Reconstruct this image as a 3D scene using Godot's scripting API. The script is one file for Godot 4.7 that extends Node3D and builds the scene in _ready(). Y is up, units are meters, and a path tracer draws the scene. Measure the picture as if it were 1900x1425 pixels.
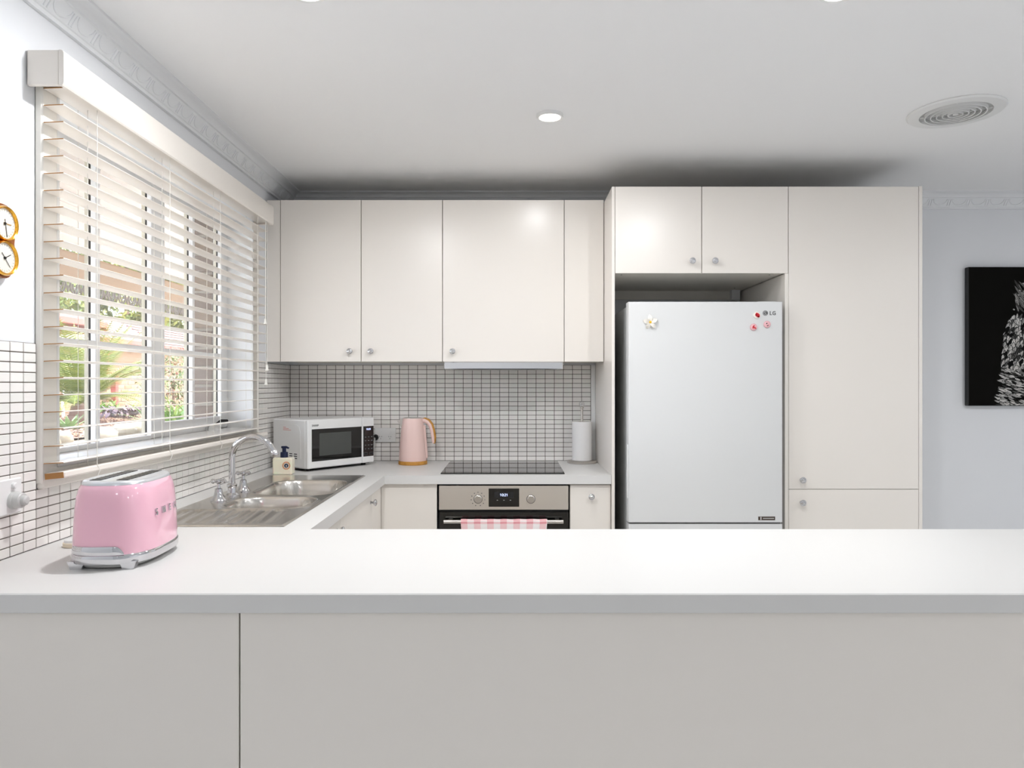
extends Node3D
# Kitchen seen across a white peninsula. x right, y up, camera looks along -z; units are metres.

const EYE := 1.35            # camera height above the floor
const BENCH := 0.929         # benchtop height
const CEIL := 2.39
const WALL_X := -1.225       # plaster of the window wall
const TILE_X := -1.219       # face of its tiles
const WALL_Z := -3.94        # plaster of the back wall
const TILE_Z := -3.934

var M := {}
var used := {}
var groups := 1
var rng := RandomNumberGenerator.new()
var knob_mesh: Mesh
var box_cache := {}


func _ready() -> void:
	rng.seed = 7
	camera_and_light()
	materials()
	room_shell()
	cornices()
	window_and_blind()
	outdoors()
	benchtops()
	base_cabinets()
	upper_cabinets()
	tall_cabinets()
	oven_and_cooktop()
	fridge()
	sink_and_tap()
	microwave()
	toaster()
	kettle()
	paper_towel()
	small_things()
	ceiling_fittings()


func camera_and_light() -> void:
	var cam := Camera3D.new()
	cam.name = "camera"
	cam.fov = rad_to_deg(2.0 * atan(712.5 / 1330.0))
	cam.near = 0.05
	cam.far = 200.0
	cam.position = Vector3(0, EYE, 0)
	add_child(cam)
	cam.current = true
	var e := Environment.new()
	e.background_mode = Environment.BG_SKY
	var s := ProceduralSkyMaterial.new()
	# a bright, slightly hazy sky; values are linear radiance
	s.sky_top_color = (Color(0.56, 0.70, 0.94) * SKY_ENERGY).linear_to_srgb()
	s.sky_horizon_color = (Color(0.93, 0.96, 1.0) * SKY_ENERGY).linear_to_srgb()
	s.ground_bottom_color = (Color(0.18, 0.17, 0.15) * SKY_ENERGY).linear_to_srgb()
	s.ground_horizon_color = (Color(0.50, 0.50, 0.48) * SKY_ENERGY).linear_to_srgb()
	var sky := Sky.new()
	sky.sky_material = s
	e.sky = sky
	e.tonemap_mode = Environment.TONE_MAPPER_LINEAR
	e.tonemap_exposure = EXPOSURE
	e.sdfgi_enabled = true
	e.ssao_enabled = true
	e.ssil_enabled = true
	var we := WorldEnvironment.new()
	we.name = "world_environment"
	we.environment = e
	add_child(we)
	var sun := DirectionalLight3D.new()
	sun.name = "sun"
	sun.light_color = Color(1.0, 0.96, 0.88)
	sun.light_energy = SUN_ENERGY
	sun.light_angular_distance = 0.6
	sun.shadow_enabled = true
	sun.sky_mode = DirectionalLight3D.SKY_MODE_LIGHT_ONLY
	add_child(sun)
	sun.look_at_from_position(Vector3.ZERO, Vector3(-0.42, -0.88, 0.20), Vector3.UP)

const SKY_ENERGY := 5.7
const SUN_ENERGY := 2.6
const EXPOSURE := 2.0
const KITCHEN_DOWNLIGHT := 0.27
const DOWNLIGHT := 0.68


# ---------------------------------------------------------------- helpers

func numbered(n: String) -> String:
	if not used.has(n):
		used[n] = 0
		return n
	used[n] += 1
	return "%s_%03d" % [n, used[n]]


func meta(o: Node, label := "", category := "", group := "", kind := "") -> Node:
	if label != "": o.set_meta("label", label)
	if category != "": o.set_meta("category", category)
	if group != "": o.set_meta("group", group)
	if kind != "": o.set_meta("kind", kind)
	return o


func thing(called: String, label: String, category: String, at := Vector3.ZERO, turn := 0.0, group := "") -> Node3D:
	var o := Node3D.new()
	o.name = numbered(called)
	add_child(o)
	o.position = at
	o.rotation.y = turn
	meta(o, label, category, group)
	return o


func structure(called: String, label: String, category: String, at := Vector3.ZERO) -> Node3D:
	var o := thing(called, label, category, at)
	o.set_meta("kind", "structure")
	return o


func part(called: String, m: Mesh, mat: Material, parent: Node, at := Vector3.ZERO, basis := Basis.IDENTITY) -> MeshInstance3D:
	var o := MeshInstance3D.new()
	o.name = called
	o.mesh = m
	o.material_override = mat
	o.transform = Transform3D(basis, at)
	o.cast_shadow = GeometryInstance3D.SHADOW_CASTING_SETTING_ON
	parent.add_child(o, true)
	return o


func solo(called: String, label: String, category: String, m: Mesh, mat: Material, at := Vector3.ZERO, group := "", basis := Basis.IDENTITY) -> MeshInstance3D:
	var o := part(numbered(called), m, mat, self, at, basis)
	meta(o, label, category, group)
	return o


func mb() -> SurfaceTool:
	var st := SurfaceTool.new()
	st.begin(Mesh.PRIMITIVE_TRIANGLES)
	return st


func done(st: SurfaceTool) -> ArrayMesh:
	st.generate_normals()
	return st.commit()


func sm(st: SurfaceTool) -> void:
	groups += 1
	st.set_smooth_group(groups)


func flat(st: SurfaceTool) -> void:
	st.set_smooth_group(-1)


# a, b, c counter-clockwise seen from outside
func tri(st: SurfaceTool, a: Vector3, b: Vector3, c: Vector3) -> void:
	st.add_vertex(a)
	st.add_vertex(c)
	st.add_vertex(b)


func quad(st: SurfaceTool, a: Vector3, b: Vector3, c: Vector3, d: Vector3) -> void:
	tri(st, a, b, c)
	tri(st, a, c, d)


func face(st: SurfaceTool, p: Array, out: Vector3) -> void:
	var n: Vector3 = (p[1] - p[0]).cross(p[2] - p[0])
	if n.dot(out) < 0.0:
		p = p.duplicate()
		p.reverse()
	for i in range(1, p.size() - 1):
		tri(st, p[0], p[i], p[i + 1])


func box(st: SurfaceTool, c: Vector3, s: Vector3, bevel := 0.0, basis := Basis.IDENTITY) -> void:
	flat(st)
	var h := s / 2.0
	var b := minf(bevel, minf(h.x, minf(h.y, h.z)) * 0.95)
	for ax in 3:
		var u := (ax + 1) % 3
		var v := (ax + 2) % 3
		for sg in [-1.0, 1.0]:
			var p := []
			for k in [[-1, -1], [1, -1], [1, 1], [-1, 1]]:
				var q := Vector3.ZERO
				q[ax] = sg * h[ax]
				q[u] = k[0] * (h[u] - b)
				q[v] = k[1] * (h[v] - b)
				p.append(c + basis * q)
			var o := Vector3.ZERO
			o[ax] = sg
			face(st, p, basis * o)
		if b <= 0.0:
			continue
		for su in [-1.0, 1.0]:
			for sv in [-1.0, 1.0]:
				var e := []
				for k in [[0, -1], [0, 1], [1, 1], [1, -1]]:
					var q := Vector3.ZERO
					q[ax] = k[1] * (h[ax] - b)
					q[u] = su * (h[u] - (b if k[0] == 1 else 0.0))
					q[v] = sv * (h[v] - (0.0 if k[0] == 1 else b))
					e.append(c + basis * q)
				var o := Vector3.ZERO
				o[u] = su
				o[v] = sv
				face(st, e, basis * o)
	if b > 0.0:
		for sx in [-1.0, 1.0]:
			for sy in [-1.0, 1.0]:
				for sz in [-1.0, 1.0]:
					var sgn := Vector3(sx, sy, sz)
					var p := []
					for ax in 3:
						var q := Vector3.ZERO
						for k in 3:
							q[k] = sgn[k] * (h[k] - (0.0 if k == ax else b))
						p.append(c + basis * q)
					face(st, p, basis * sgn)


func boxm(s: Vector3, bevel := 0.0) -> Mesh:
	var key := "%.4f %.4f %.4f %.4f" % [s.x, s.y, s.z, bevel]
	if not box_cache.has(key):
		var st := mb()
		box(st, Vector3.ZERO, s, bevel)
		box_cache[key] = done(st)
	return box_cache[key]


# a box between two corners, as a part
func slab(called: String, a: Vector3, b: Vector3, mat: Material, parent: Node, bevel := 0.0) -> MeshInstance3D:
	return part(called, boxm((b - a).abs(), bevel), mat, parent, (a + b) / 2.0)


func span(st: SurfaceTool, a: Vector3, b: Vector3, bevel := 0.0) -> void:
	box(st, (a + b) / 2.0, (b - a).abs(), bevel)


# profile of (radius, height) pairs turned about y
func lathe(st: SurfaceTool, prof: Array, seg := 32, xf := Transform3D.IDENTITY, crease := 0.6) -> void:
	sm(st)
	for i in prof.size() - 1:
		var a: Vector2 = prof[i]
		var b: Vector2 = prof[i + 1]
		if i > 0:
			var before: Vector2 = a - prof[i - 1]
			if absf(before.angle_to(b - a)) > crease:
				sm(st)
		for k in seg:
			var t0 := TAU * k / seg
			var t1 := TAU * (k + 1) / seg
			var d0 := Vector3(cos(t0), 0, sin(t0))
			var d1 := Vector3(cos(t1), 0, sin(t1))
			var p0 := xf * (d0 * a.x + Vector3.UP * a.y)
			var p1 := xf * (d1 * a.x + Vector3.UP * a.y)
			var p2 := xf * (d1 * b.x + Vector3.UP * b.y)
			var p3 := xf * (d0 * b.x + Vector3.UP * b.y)
			# profile listed upward on the outside
			if a.x > 1e-6:
				tri(st, p0, p3, p1)
			if b.x > 1e-6:
				tri(st, p1, p3, p2)


func lathem(prof: Array, seg := 32, xf := Transform3D.IDENTITY) -> ArrayMesh:
	var st := mb()
	lathe(st, prof, seg, xf)
	return done(st)


func tube(st: SurfaceTool, pts: Array, r, seg := 10, caps := true) -> void:
	var n := pts.size()
	var rings := []
	var up := Vector3.UP
	var t0: Vector3 = (pts[1] - pts[0]).normalized()
	if absf(t0.dot(up)) > 0.9:
		up = Vector3.RIGHT
	var side := t0.cross(up).normalized()
	for i in n:
		var t: Vector3
		if i == 0: t = pts[1] - pts[0]
		elif i == n - 1: t = pts[n - 1] - pts[n - 2]
		else: t = pts[i + 1] - pts[i - 1]
		t = t.normalized()
		side = (side - t * side.dot(t)).normalized()
		var over := side.cross(t).normalized()
		var rad: float = r[i] if r is Array else r
		var ring := []
		for k in seg:
			var a := TAU * k / seg
			ring.append(pts[i] + (side * cos(a) + over * sin(a)) * rad)
		rings.append(ring)
	loft(st, rings, caps, caps)


# rings of equal count, each running the same way round
func loft(st: SurfaceTool, rings: Array, cap0 := true, cap1 := true) -> void:
	sm(st)
	var seg: int = rings[0].size()
	var mid0 := Vector3.ZERO
	var mid1 := Vector3.ZERO
	for k in seg:
		mid0 += rings[0][k] / seg
		mid1 += rings[-1][k] / seg
	# find the way round from the first band
	var out: Vector3 = rings[0][0] - mid0
	var test: Vector3 = (rings[0][1] - rings[0][0]).cross(rings[1][0] - rings[0][0])
	var fl := test.dot(out) < 0.0
	for i in rings.size() - 1:
		for k in seg:
			var a: Vector3 = rings[i][k]
			var b: Vector3 = rings[i][(k + 1) % seg]
			var c: Vector3 = rings[i + 1][(k + 1) % seg]
			var d: Vector3 = rings[i + 1][k]
			if fl: quad(st, b, a, d, c)
			else: quad(st, a, b, c, d)
	sm(st)
	for k in seg:
		if cap0: face(st, [mid0, rings[0][k], rings[0][(k + 1) % seg]], mid0 - mid1)
	sm(st)
	for k in seg:
		if cap1: face(st, [mid1, rings[-1][k], rings[-1][(k + 1) % seg]], mid1 - mid0)


# a flat outline (x, y) drawn out along z by depth, centred on z = 0
func prism(st: SurfaceTool, poly: PackedVector2Array, depth: float, xf := Transform3D.IDENTITY) -> void:
	var idx := Geometry2D.triangulate_polygon(poly)
	flat(st)
	var z := depth / 2.0
	for i in range(0, idx.size(), 3):
		for s in [-1.0, 1.0]:
			var p := []
			for k in 3:
				var v := poly[idx[i + k]]
				p.append(xf * Vector3(v.x, v.y, s * z))
			face(st, p, xf.basis * Vector3(0, 0, s))
	var cw := Geometry2D.is_polygon_clockwise(poly)
	var n := poly.size()
	sm(st)
	for i in n:
		var a := poly[i]
		var b := poly[(i + 1) % n]
		var prev := poly[(i + n - 1) % n]
		if absf((a - prev).angle_to(b - a)) > 0.5:
			sm(st)
		var e := b - a
		var out := Vector3(e.y, -e.x, 0) * (-1.0 if cw else 1.0)
		face(st, [xf * Vector3(a.x, a.y, -z), xf * Vector3(b.x, b.y, -z), xf * Vector3(b.x, b.y, z), xf * Vector3(a.x, a.y, z)], xf.basis * out)


func prismm(poly: PackedVector2Array, depth: float) -> ArrayMesh:
	var st := mb()
	prism(st, poly, depth)
	return done(st)


func round_rect(w: float, h: float, r: float, seg := 5) -> PackedVector2Array:
	var p := PackedVector2Array()
	for c in [[1, 1, 0.0], [-1, 1, 0.25], [-1, -1, 0.5], [1, -1, 0.75]]:
		for k in seg + 1:
			var a: float = TAU * (c[2] + 0.25 * k / seg)
			p.append(Vector2(c[0] * (w / 2 - r), c[1] * (h / 2 - r)) + Vector2(cos(a), sin(a)) * r)
	return p


func disc(r: float, seg := 24, sx := 1.0) -> PackedVector2Array:
	var p := PackedVector2Array()
	for k in seg:
		p.append(Vector2(cos(TAU * k / seg) * r * sx, sin(TAU * k / seg) * r))
	return p


func lettering(text: String, size: float, depth := 0.0006, bold := false) -> TextMesh:
	var t := TextMesh.new()
	var f := SystemFont.new()
	f.font_names = PackedStringArray(["Droid Sans"])
	if bold: f.font_weight = 700
	t.font = f
	t.text = text
	t.font_size = 32
	t.pixel_size = size / 24.0
	t.depth = depth
	return t


func mat(name: String, c: Color, rough := 0.5, metal := 0.0, spec := 0.5) -> StandardMaterial3D:
	var m := StandardMaterial3D.new()
	m.resource_name = name
	m.albedo_color = c
	m.roughness = rough
	m.metallic = metal
	m.metallic_specular = spec
	M[name] = m
	return m


func noise_tex(freq: float, ramp: Array, size := 256, seed_ := 1, fractal := 4) -> NoiseTexture2D:
	var n := FastNoiseLite.new()
	n.seed = seed_
	n.frequency = freq
	n.fractal_octaves = fractal
	var t := NoiseTexture2D.new()
	t.width = size
	t.height = size
	t.seamless = true
	t.noise = n
	var g := Gradient.new()
	var offs := PackedFloat32Array()
	var cols := PackedColorArray()
	for i in ramp.size():
		offs.append(float(i) / (ramp.size() - 1))
		cols.append(ramp[i])
	g.offsets = offs
	g.colors = cols
	t.color_ramp = g
	return t


func speckle(m: StandardMaterial3D, freq: float, ramp: Array, scale: Vector3, seed_ := 1, in_world := true) -> void:
	m.albedo_color = Color.WHITE
	m.albedo_texture = noise_tex(freq, ramp, 256, seed_)
	m.uv1_triplanar = true
	m.uv1_world_triplanar = in_world
	m.uv1_scale = scale


func materials() -> void:
	mat("wall", Color(0.925, 0.93, 0.94), 0.75)
	mat("ceiling", Color(0.975, 0.975, 0.975), 0.85)
	mat("cornice", Color(0.93, 0.935, 0.94), 0.6)
	mat("cabinet", Color(0.938, 0.915, 0.885), 0.27)
	mat("carcass", Color(0.93, 0.91, 0.87), 0.5)
	mat("bench", Color(0.865, 0.86, 0.85), 0.38)
	mat("floor", Color(0.94, 0.94, 0.935), 0.4)
	mat("grout", Color(0.46, 0.43, 0.40), 0.9)
	mat("tile_a", Color(0.955, 0.94, 0.925), 0.2)
	mat("tile_b", Color(0.94, 0.935, 0.915), 0.18)
	mat("tile_c", Color(0.96, 0.945, 0.93), 0.22)
	mat("paint", Color(0.945, 0.945, 0.94), 0.4)
	mat("cream_paint", Color(0.955, 0.94, 0.91), 0.45)
	mat("blind", Color(0.955, 0.930, 0.898), 0.35)
	mat("slat_end", Color(0.72, 0.52, 0.30), 0.7)
	mat("cord", Color(0.95, 0.94, 0.91), 0.8)
	mat("gasket", Color(0.16, 0.14, 0.11), 0.7)
	mat("sash_outside", Color(0.720, 0.688, 0.592), 0.6)
	var g := mat("pane", Color(1, 1, 1, 0.04), 0.0)
	g.transparency = BaseMaterial3D.TRANSPARENCY_ALPHA
	mat("chrome", Color(0.83, 0.83, 0.84), 0.06, 1.0)
	mat("satin_steel", Color(0.80, 0.78, 0.755), 0.3, 1.0)
	mat("sink_steel", Color(0.84, 0.825, 0.80), 0.22, 1.0)
	mat("brushed_steel", Color(0.90, 0.875, 0.845), 0.38, 1.0)
	mat("aluminium", Color(0.91, 0.91, 0.915), 0.25, 1.0)
	mat("top_silver", Color(0.86, 0.87, 0.885), 0.3, 0.6)
	mat("black_glass", Color(0.018, 0.018, 0.02), 0.04, 0.0, 0.6)
	mat("black", Color(0.03, 0.03, 0.035), 0.45)
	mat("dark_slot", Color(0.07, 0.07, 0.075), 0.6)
	mat("grey_glass", Color(0.30, 0.31, 0.30), 0.12)
	mat("plastic", Color(0.93, 0.93, 0.925), 0.35)
	mat("plastic_grey", Color(0.80, 0.80, 0.79), 0.4)
	mat("fridge", Color(0.885, 0.888, 0.885), 0.3)
	mat("fridge_side", Color(0.80, 0.81, 0.81), 0.4)
	mat("grey_mark", Color(0.40, 0.40, 0.40), 0.4)
	mat("pale_mark", Color(0.75, 0.75, 0.74), 0.5)
	mat("badge", Color(0.28, 0.23, 0.20), 0.4)
	var p := mat("pink_enamel", Color(0.965, 0.745, 0.815), 0.14)
	p.clearcoat_enabled = true
	p.clearcoat = 0.8
	p.clearcoat_roughness = 0.04
	mat("pink_matt", Color(0.93, 0.805, 0.775), 0.42)
	mat("red_print", Color(0.85, 0.32, 0.32), 0.6)
	mat("navy", Color(0.05, 0.10, 0.24), 0.35)
	var b := mat("soap", Color(0.95, 0.92, 0.84), 0.25)
	b.subsurf_scatter_enabled = true
	b.subsurf_scatter_strength = 0.3
	mat("orange_print", Color(0.80, 0.45, 0.20), 0.5)
	mat("paper", Color(0.955, 0.95, 0.945), 0.95)
	mat("brass", Color(0.90, 0.68, 0.26), 0.2, 1.0)
	mat("dial", Color(0.93, 0.91, 0.87), 0.5)
	mat("petal", Color(0.96, 0.94, 0.90), 0.6)
	mat("yellow", Color(0.93, 0.74, 0.12), 0.6)
	mat("red_glass", Color(0.84, 0.20, 0.24), 0.15)
	mat("rose", Color(0.93, 0.72, 0.74), 0.2)
	mat("cream_lid", Color(0.93, 0.88, 0.79), 0.5)
	var lit := mat("display", Color(0.1, 0.1, 0.12), 0.4)
	lit.emission_enabled = true
	lit.emission = Color(0.75, 0.80, 1.0)
	lit.emission_energy_multiplier = 1.6
	var lamp := mat("lamp_glow", Color(0.95, 0.95, 0.93), 0.5)
	lamp.emission_enabled = true
	lamp.emission = Color(1.0, 0.97, 0.92)
	lamp.emission_energy_multiplier = 2.0
	var crystal := mat("crystal", Color(1, 1, 1, 0.08), 0.02)
	crystal.transparency = BaseMaterial3D.TRANSPARENCY_ALPHA
	crystal.refraction_enabled = true
	crystal.refraction_scale = 0.05
	speckle(mat("kettle_wood", Color.WHITE, 0.5), 0.02, [Color(0.62, 0.40, 0.13), Color(0.80, 0.58, 0.24), Color(0.70, 0.47, 0.17)], Vector3(14, 3, 14), 3, false)
	speckle(mat("dark_wood", Color.WHITE, 0.4), 0.02, [Color(0.50, 0.27, 0.10), Color(0.66, 0.40, 0.16)], Vector3(6, 30, 30), 5, false)
	speckle(mat("brick_brown", Color.WHITE, 0.9), 0.05, [Color(0.292, 0.227, 0.182), Color(0.439, 0.358, 0.292), Color(0.380, 0.307, 0.249), Color(0.512, 0.439, 0.365)], Vector3(4, 4, 4), 9)
	speckle(mat("brick_brown_light", Color.WHITE, 0.9), 0.05, [Color(0.359, 0.284, 0.216), Color(0.494, 0.404, 0.306), Color(0.434, 0.344, 0.254)], Vector3(4, 4, 4), 10)
	mat("mortar", Color(0.56, 0.52, 0.46), 0.95)
	speckle(mat("brick_orange", Color.WHITE, 0.9), 0.05, [Color(0.506, 0.335, 0.228), Color(0.569, 0.430, 0.316), Color(0.531, 0.379, 0.266)], Vector3(2, 2, 2), 11)
	speckle(mat("brick_sand", Color.WHITE, 0.9), 0.05, [Color(0.544, 0.398, 0.285), Color(0.588, 0.481, 0.379), Color(0.556, 0.430, 0.316)], Vector3(2, 2, 2), 12)
	mat("mortar_pale", Color(0.578, 0.517, 0.449), 0.95)
	speckle(mat("mulch", Color.WHITE, 0.95), 0.08, [Color(0.284, 0.183, 0.135), Color(0.473, 0.338, 0.257), Color(0.378, 0.257, 0.189), Color(0.540, 0.419, 0.338)], Vector3(1.5, 1.5, 1.5), 13)
	speckle(mat("rock", Color.WHITE, 0.9), 0.04, [Color(0.459, 0.400, 0.318), Color(0.547, 0.506, 0.436), Color(0.506, 0.454, 0.377)], Vector3(2, 2, 2), 14)
	speckle(mat("paving", Color.WHITE, 0.9), 0.04, [Color(0.84, 0.82, 0.79), Color(0.91, 0.89, 0.86)], Vector3(1, 1, 1), 15)
	mat("red_paint", Color(0.576, 0.259, 0.194), 0.6)
	mat("roof_tile", Color(0.476, 0.374, 0.340), 0.8)
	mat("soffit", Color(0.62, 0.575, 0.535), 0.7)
	mat("beam", Color(0.36, 0.245, 0.08), 0.6)
	mat("iron", Color(0.27, 0.22, 0.17), 0.6)
	mat("timber_grey", Color(0.45, 0.33, 0.26), 0.8)
	var leaf := mat("leaf", Color.WHITE, 0.6)
	leaf.vertex_color_use_as_albedo = true
	leaf.backlight_enabled = true
	leaf.backlight = Color(0.30, 0.36, 0.10)
	var chip := mat("chip", Color.WHITE, 0.95)
	chip.vertex_color_use_as_albedo = true


# ---------------------------------------------------------------- room

func room_shell() -> void:
	var f := structure("floor", "pale floor of the kitchen and living area", "floor")
	slab("slab", Vector3(-1.48, -0.1, 3.5), Vector3(4.7, 0.0, -4.06), M.floor, f)
	var c := structure("ceiling", "flat white plaster ceiling", "ceiling")
	slab("slab", Vector3(-1.5, CEIL, 3.55), Vector3(4.75, CEIL + 0.12, -4.1), M.ceiling, c)

	# window wall: plaster with an opening, brick skin outside
	var w := structure("wall_left", "white window wall with small pale tiles above the benchtop", "wall")
	var st := mb()
	span(st, Vector3(-1.345, 0, 3.5), Vector3(WALL_X, 1.145, -4.06))
	span(st, Vector3(-1.345, 2.12, 3.5), Vector3(WALL_X, CEIL, -4.06))
	span(st, Vector3(-1.345, 1.145, 3.5), Vector3(WALL_X, 2.12, -1.90))
	span(st, Vector3(-1.345, 1.145, -3.345), Vector3(WALL_X, 2.12, -4.06))
	part("plaster", done(st), M.wall, w)
	st = mb()
	span(st, Vector3(-1.47, -0.1, 3.5), Vector3(-1.365, 1.10, -4.06))
	span(st, Vector3(-1.47, 2.15, 3.5), Vector3(-1.365, CEIL, -4.06))
	span(st, Vector3(-1.47, 1.10, 3.5), Vector3(-1.365, 2.15, -1.93))
	span(st, Vector3(-1.47, 1.10, -3.275), Vector3(-1.370, 2.15, -4.06))
	part("mortar", done(st), M.mortar, w)
	for i in 13:
		var bm: Material = M.brick_brown if i < 6 else (M.brick_brown_light if i % 2 == 0 else M.brick_brown)
		var o := part("brick", boxm(Vector3(0.112, 0.074, 0.222), 0.004), bm, w, Vector3(-1.420, 1.128 + i * 0.0855, -3.378 + (0.003 if i % 3 == 0 else 0.0)))
		o.rotation.y = 0.02 * sin(i * 2.3)

	# tiles: 25 mm courses
	var courses := 21
	var pitch := 0.048
	var spots := []
	st = mb()
	span(st, Vector3(WALL_X, BENCH, -1.45), Vector3(-1.2215, BENCH + courses * 0.025, -1.8375))
	span(st, Vector3(WALL_X, BENCH, -1.8375), Vector3(-1.2215, BENCH + 0.150, -3.42))
	span(st, Vector3(WALL_X, BENCH, -3.42), Vector3(-1.2215, BENCH + courses * 0.025, -3.934))
	part("grout", done(st), M.grout, w)
	for k in range(-6, 46):
		var d := 1.7415 + pitch * (k + 0.5)
		for r in courses:
			var y := BENCH + 0.025 * (r + 0.5)
			if d > 1.84 and d < 3.405 and r > 5:
				continue
			if d > 3.93:
				continue
			spots.append(Vector3(-1.222, y, -d))
	var seen := spots.filter(func(p): return p.z < -1.69)
	seen.sort_custom(func(a, b): return a.z > b.z)
	var tm := tile_mesh(pitch - 0.0028, 0.0224)
	lay_tiles(w, seen.slice(0, 300), seen.slice(300) + spots.filter(func(p): return p.z >= -1.69), tm, Basis(Vector3.UP, PI / 2))

	# back wall
	var bw := structure("wall_back", "back wall, white plaster with small pale mosaic tiles over the bench", "wall")
	slab("plaster", Vector3(-1.225, 0, WALL_Z), Vector3(4.7, CEIL, -4.06), M.wall, bw)
	slab("grout", Vector3(-1.225, BENCH, WALL_Z), Vector3(0.457, BENCH + courses * 0.025, -3.9365), M.grout, bw)
	var shown := []
	var rest := []
	for r in range(courses - 1, -1, -1):
		for k in 33:
			var p := Vector3(-1.2178 + 0.05 * (k + 0.5), BENCH + 0.025 * (r + 0.5), -3.937)
			if p.x > -0.72 and shown.size() < 300:
				shown.append(p)
			else:
				rest.append(p)
	lay_tiles(bw, shown, rest, tile_mesh(0.0473, 0.0225), Basis.IDENTITY)
	# strip that closes the tiles beside the tall panel
	slab("edge_strip", Vector3(0.4335, BENCH, -3.9365), Vector3(0.4565, BENCH + 0.525, -3.931), M.paint, bw)

	var rw := structure("wall_right", "white plaster wall beyond the dining side", "wall")
	slab("plaster", Vector3(4.6, 0, 3.5), Vector3(4.7, CEIL, -3.94), M.wall, rw)
	var back := structure("wall_rear", "white plaster wall behind the viewer", "wall")
	slab("plaster", Vector3(-1.225, 0, 3.4), Vector3(4.6, CEIL, 3.5), M.wall, back)


func tile_mesh(w: float, h: float) -> Mesh:
	var st := mb()
	box(st, Vector3.ZERO, Vector3(w, h, 0.006), 0.0012)
	return done(st)


func lay_tiles(parent: Node, single: Array, many: Array, m: Mesh, turn: Basis) -> void:
	var mats := [M.tile_a, M.tile_b, M.tile_c]
	for p in single:
		var tilt := Basis(Vector3.UP, rng.randf_range(-0.006, 0.006)) * Basis(Vector3.RIGHT, rng.randf_range(-0.008, 0.008))
		part("tile", m, mats[rng.randi() % 3], parent, p, turn * tilt)
	var st := mb()
	for p in many:
		st.append_from(m, 0, Transform3D(turn, p))
	var o := part("tile_field", st.commit(), M.tile_a, parent)
	o.set_meta("kind", "stuff")


func cornices() -> void:
	var b := CEIL - 0.08
	var prof := PackedVector2Array([Vector2(0, b), Vector2(0.012, b), Vector2(0.014, b + 0.010), Vector2(0.018, b + 0.012), Vector2(0.043, b + 0.052), Vector2(0.050, b + 0.053), Vector2(0.052, b + 0.060),
		Vector2(0.058, b + 0.067), Vector2(0.068, b + 0.071), Vector2(0.080, b + 0.072), Vector2(0.084, b + 0.073), Vector2(0.085, b + 0.0805), Vector2(0, b + 0.0805)])
	# raised swag with two small bars, drawn on the sloping face: x along, y up the face, z outwards
	var st := mb()
	var arc := []
	for k in 15:
		var a := PI + PI * k / 14.0
		arc.append(Vector3(cos(a) * 0.037, 0.040 + sin(a) * 0.032, 0.0))
	tube(st, arc, 0.0028, 6, false)
	for s in [-1, 1]:
		box(st, Vector3(0.0455 * s, 0.021, 0.0), Vector3(0.006, 0.036, 0.006), 0.0015)
	var swag := done(st)
	var up := Vector2(0.025, 0.040).normalized()
	var left := structure("trim_1", "ornamental white cornice with repeated swags along the window wall", "cornice")
	st = mb()
	prism(st, prof, 7.34, Transform3D(Basis.IDENTITY, Vector3(WALL_X, 0, -0.27)))
	part("moulding", done(st), M.cornice, left)
	for i in 26:
		var at := Vector3(WALL_X + 0.018, b + 0.012, -1.28 - 0.1035 * i)
		part("swag", swag, M.cornice, left, at, Basis(Vector3(0, 0, -1), Vector3(up.x, up.y, 0), Vector3(up.y, -up.x, 0)))
	var back := structure("trim_2", "ornamental white cornice along the back wall above the cabinets", "cornice")
	st = mb()
	prism(st, prof, 5.82, Transform3D(Basis(Vector3(0, 0, 1), Vector3(0, 1, 0), Vector3(1, 0, 0)), Vector3(1.69, 0, WALL_Z)))
	part("moulding", done(st), M.cornice, back)
	for i in 26:
		var at := Vector3(1.92 + 0.1035 * i, b + 0.012, WALL_Z + 0.018)
		part("swag", swag, M.cornice, back, at, Basis(Vector3(1, 0, 0), Vector3(0, up.y, up.x), Vector3(0, -up.x, up.y)))


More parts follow.
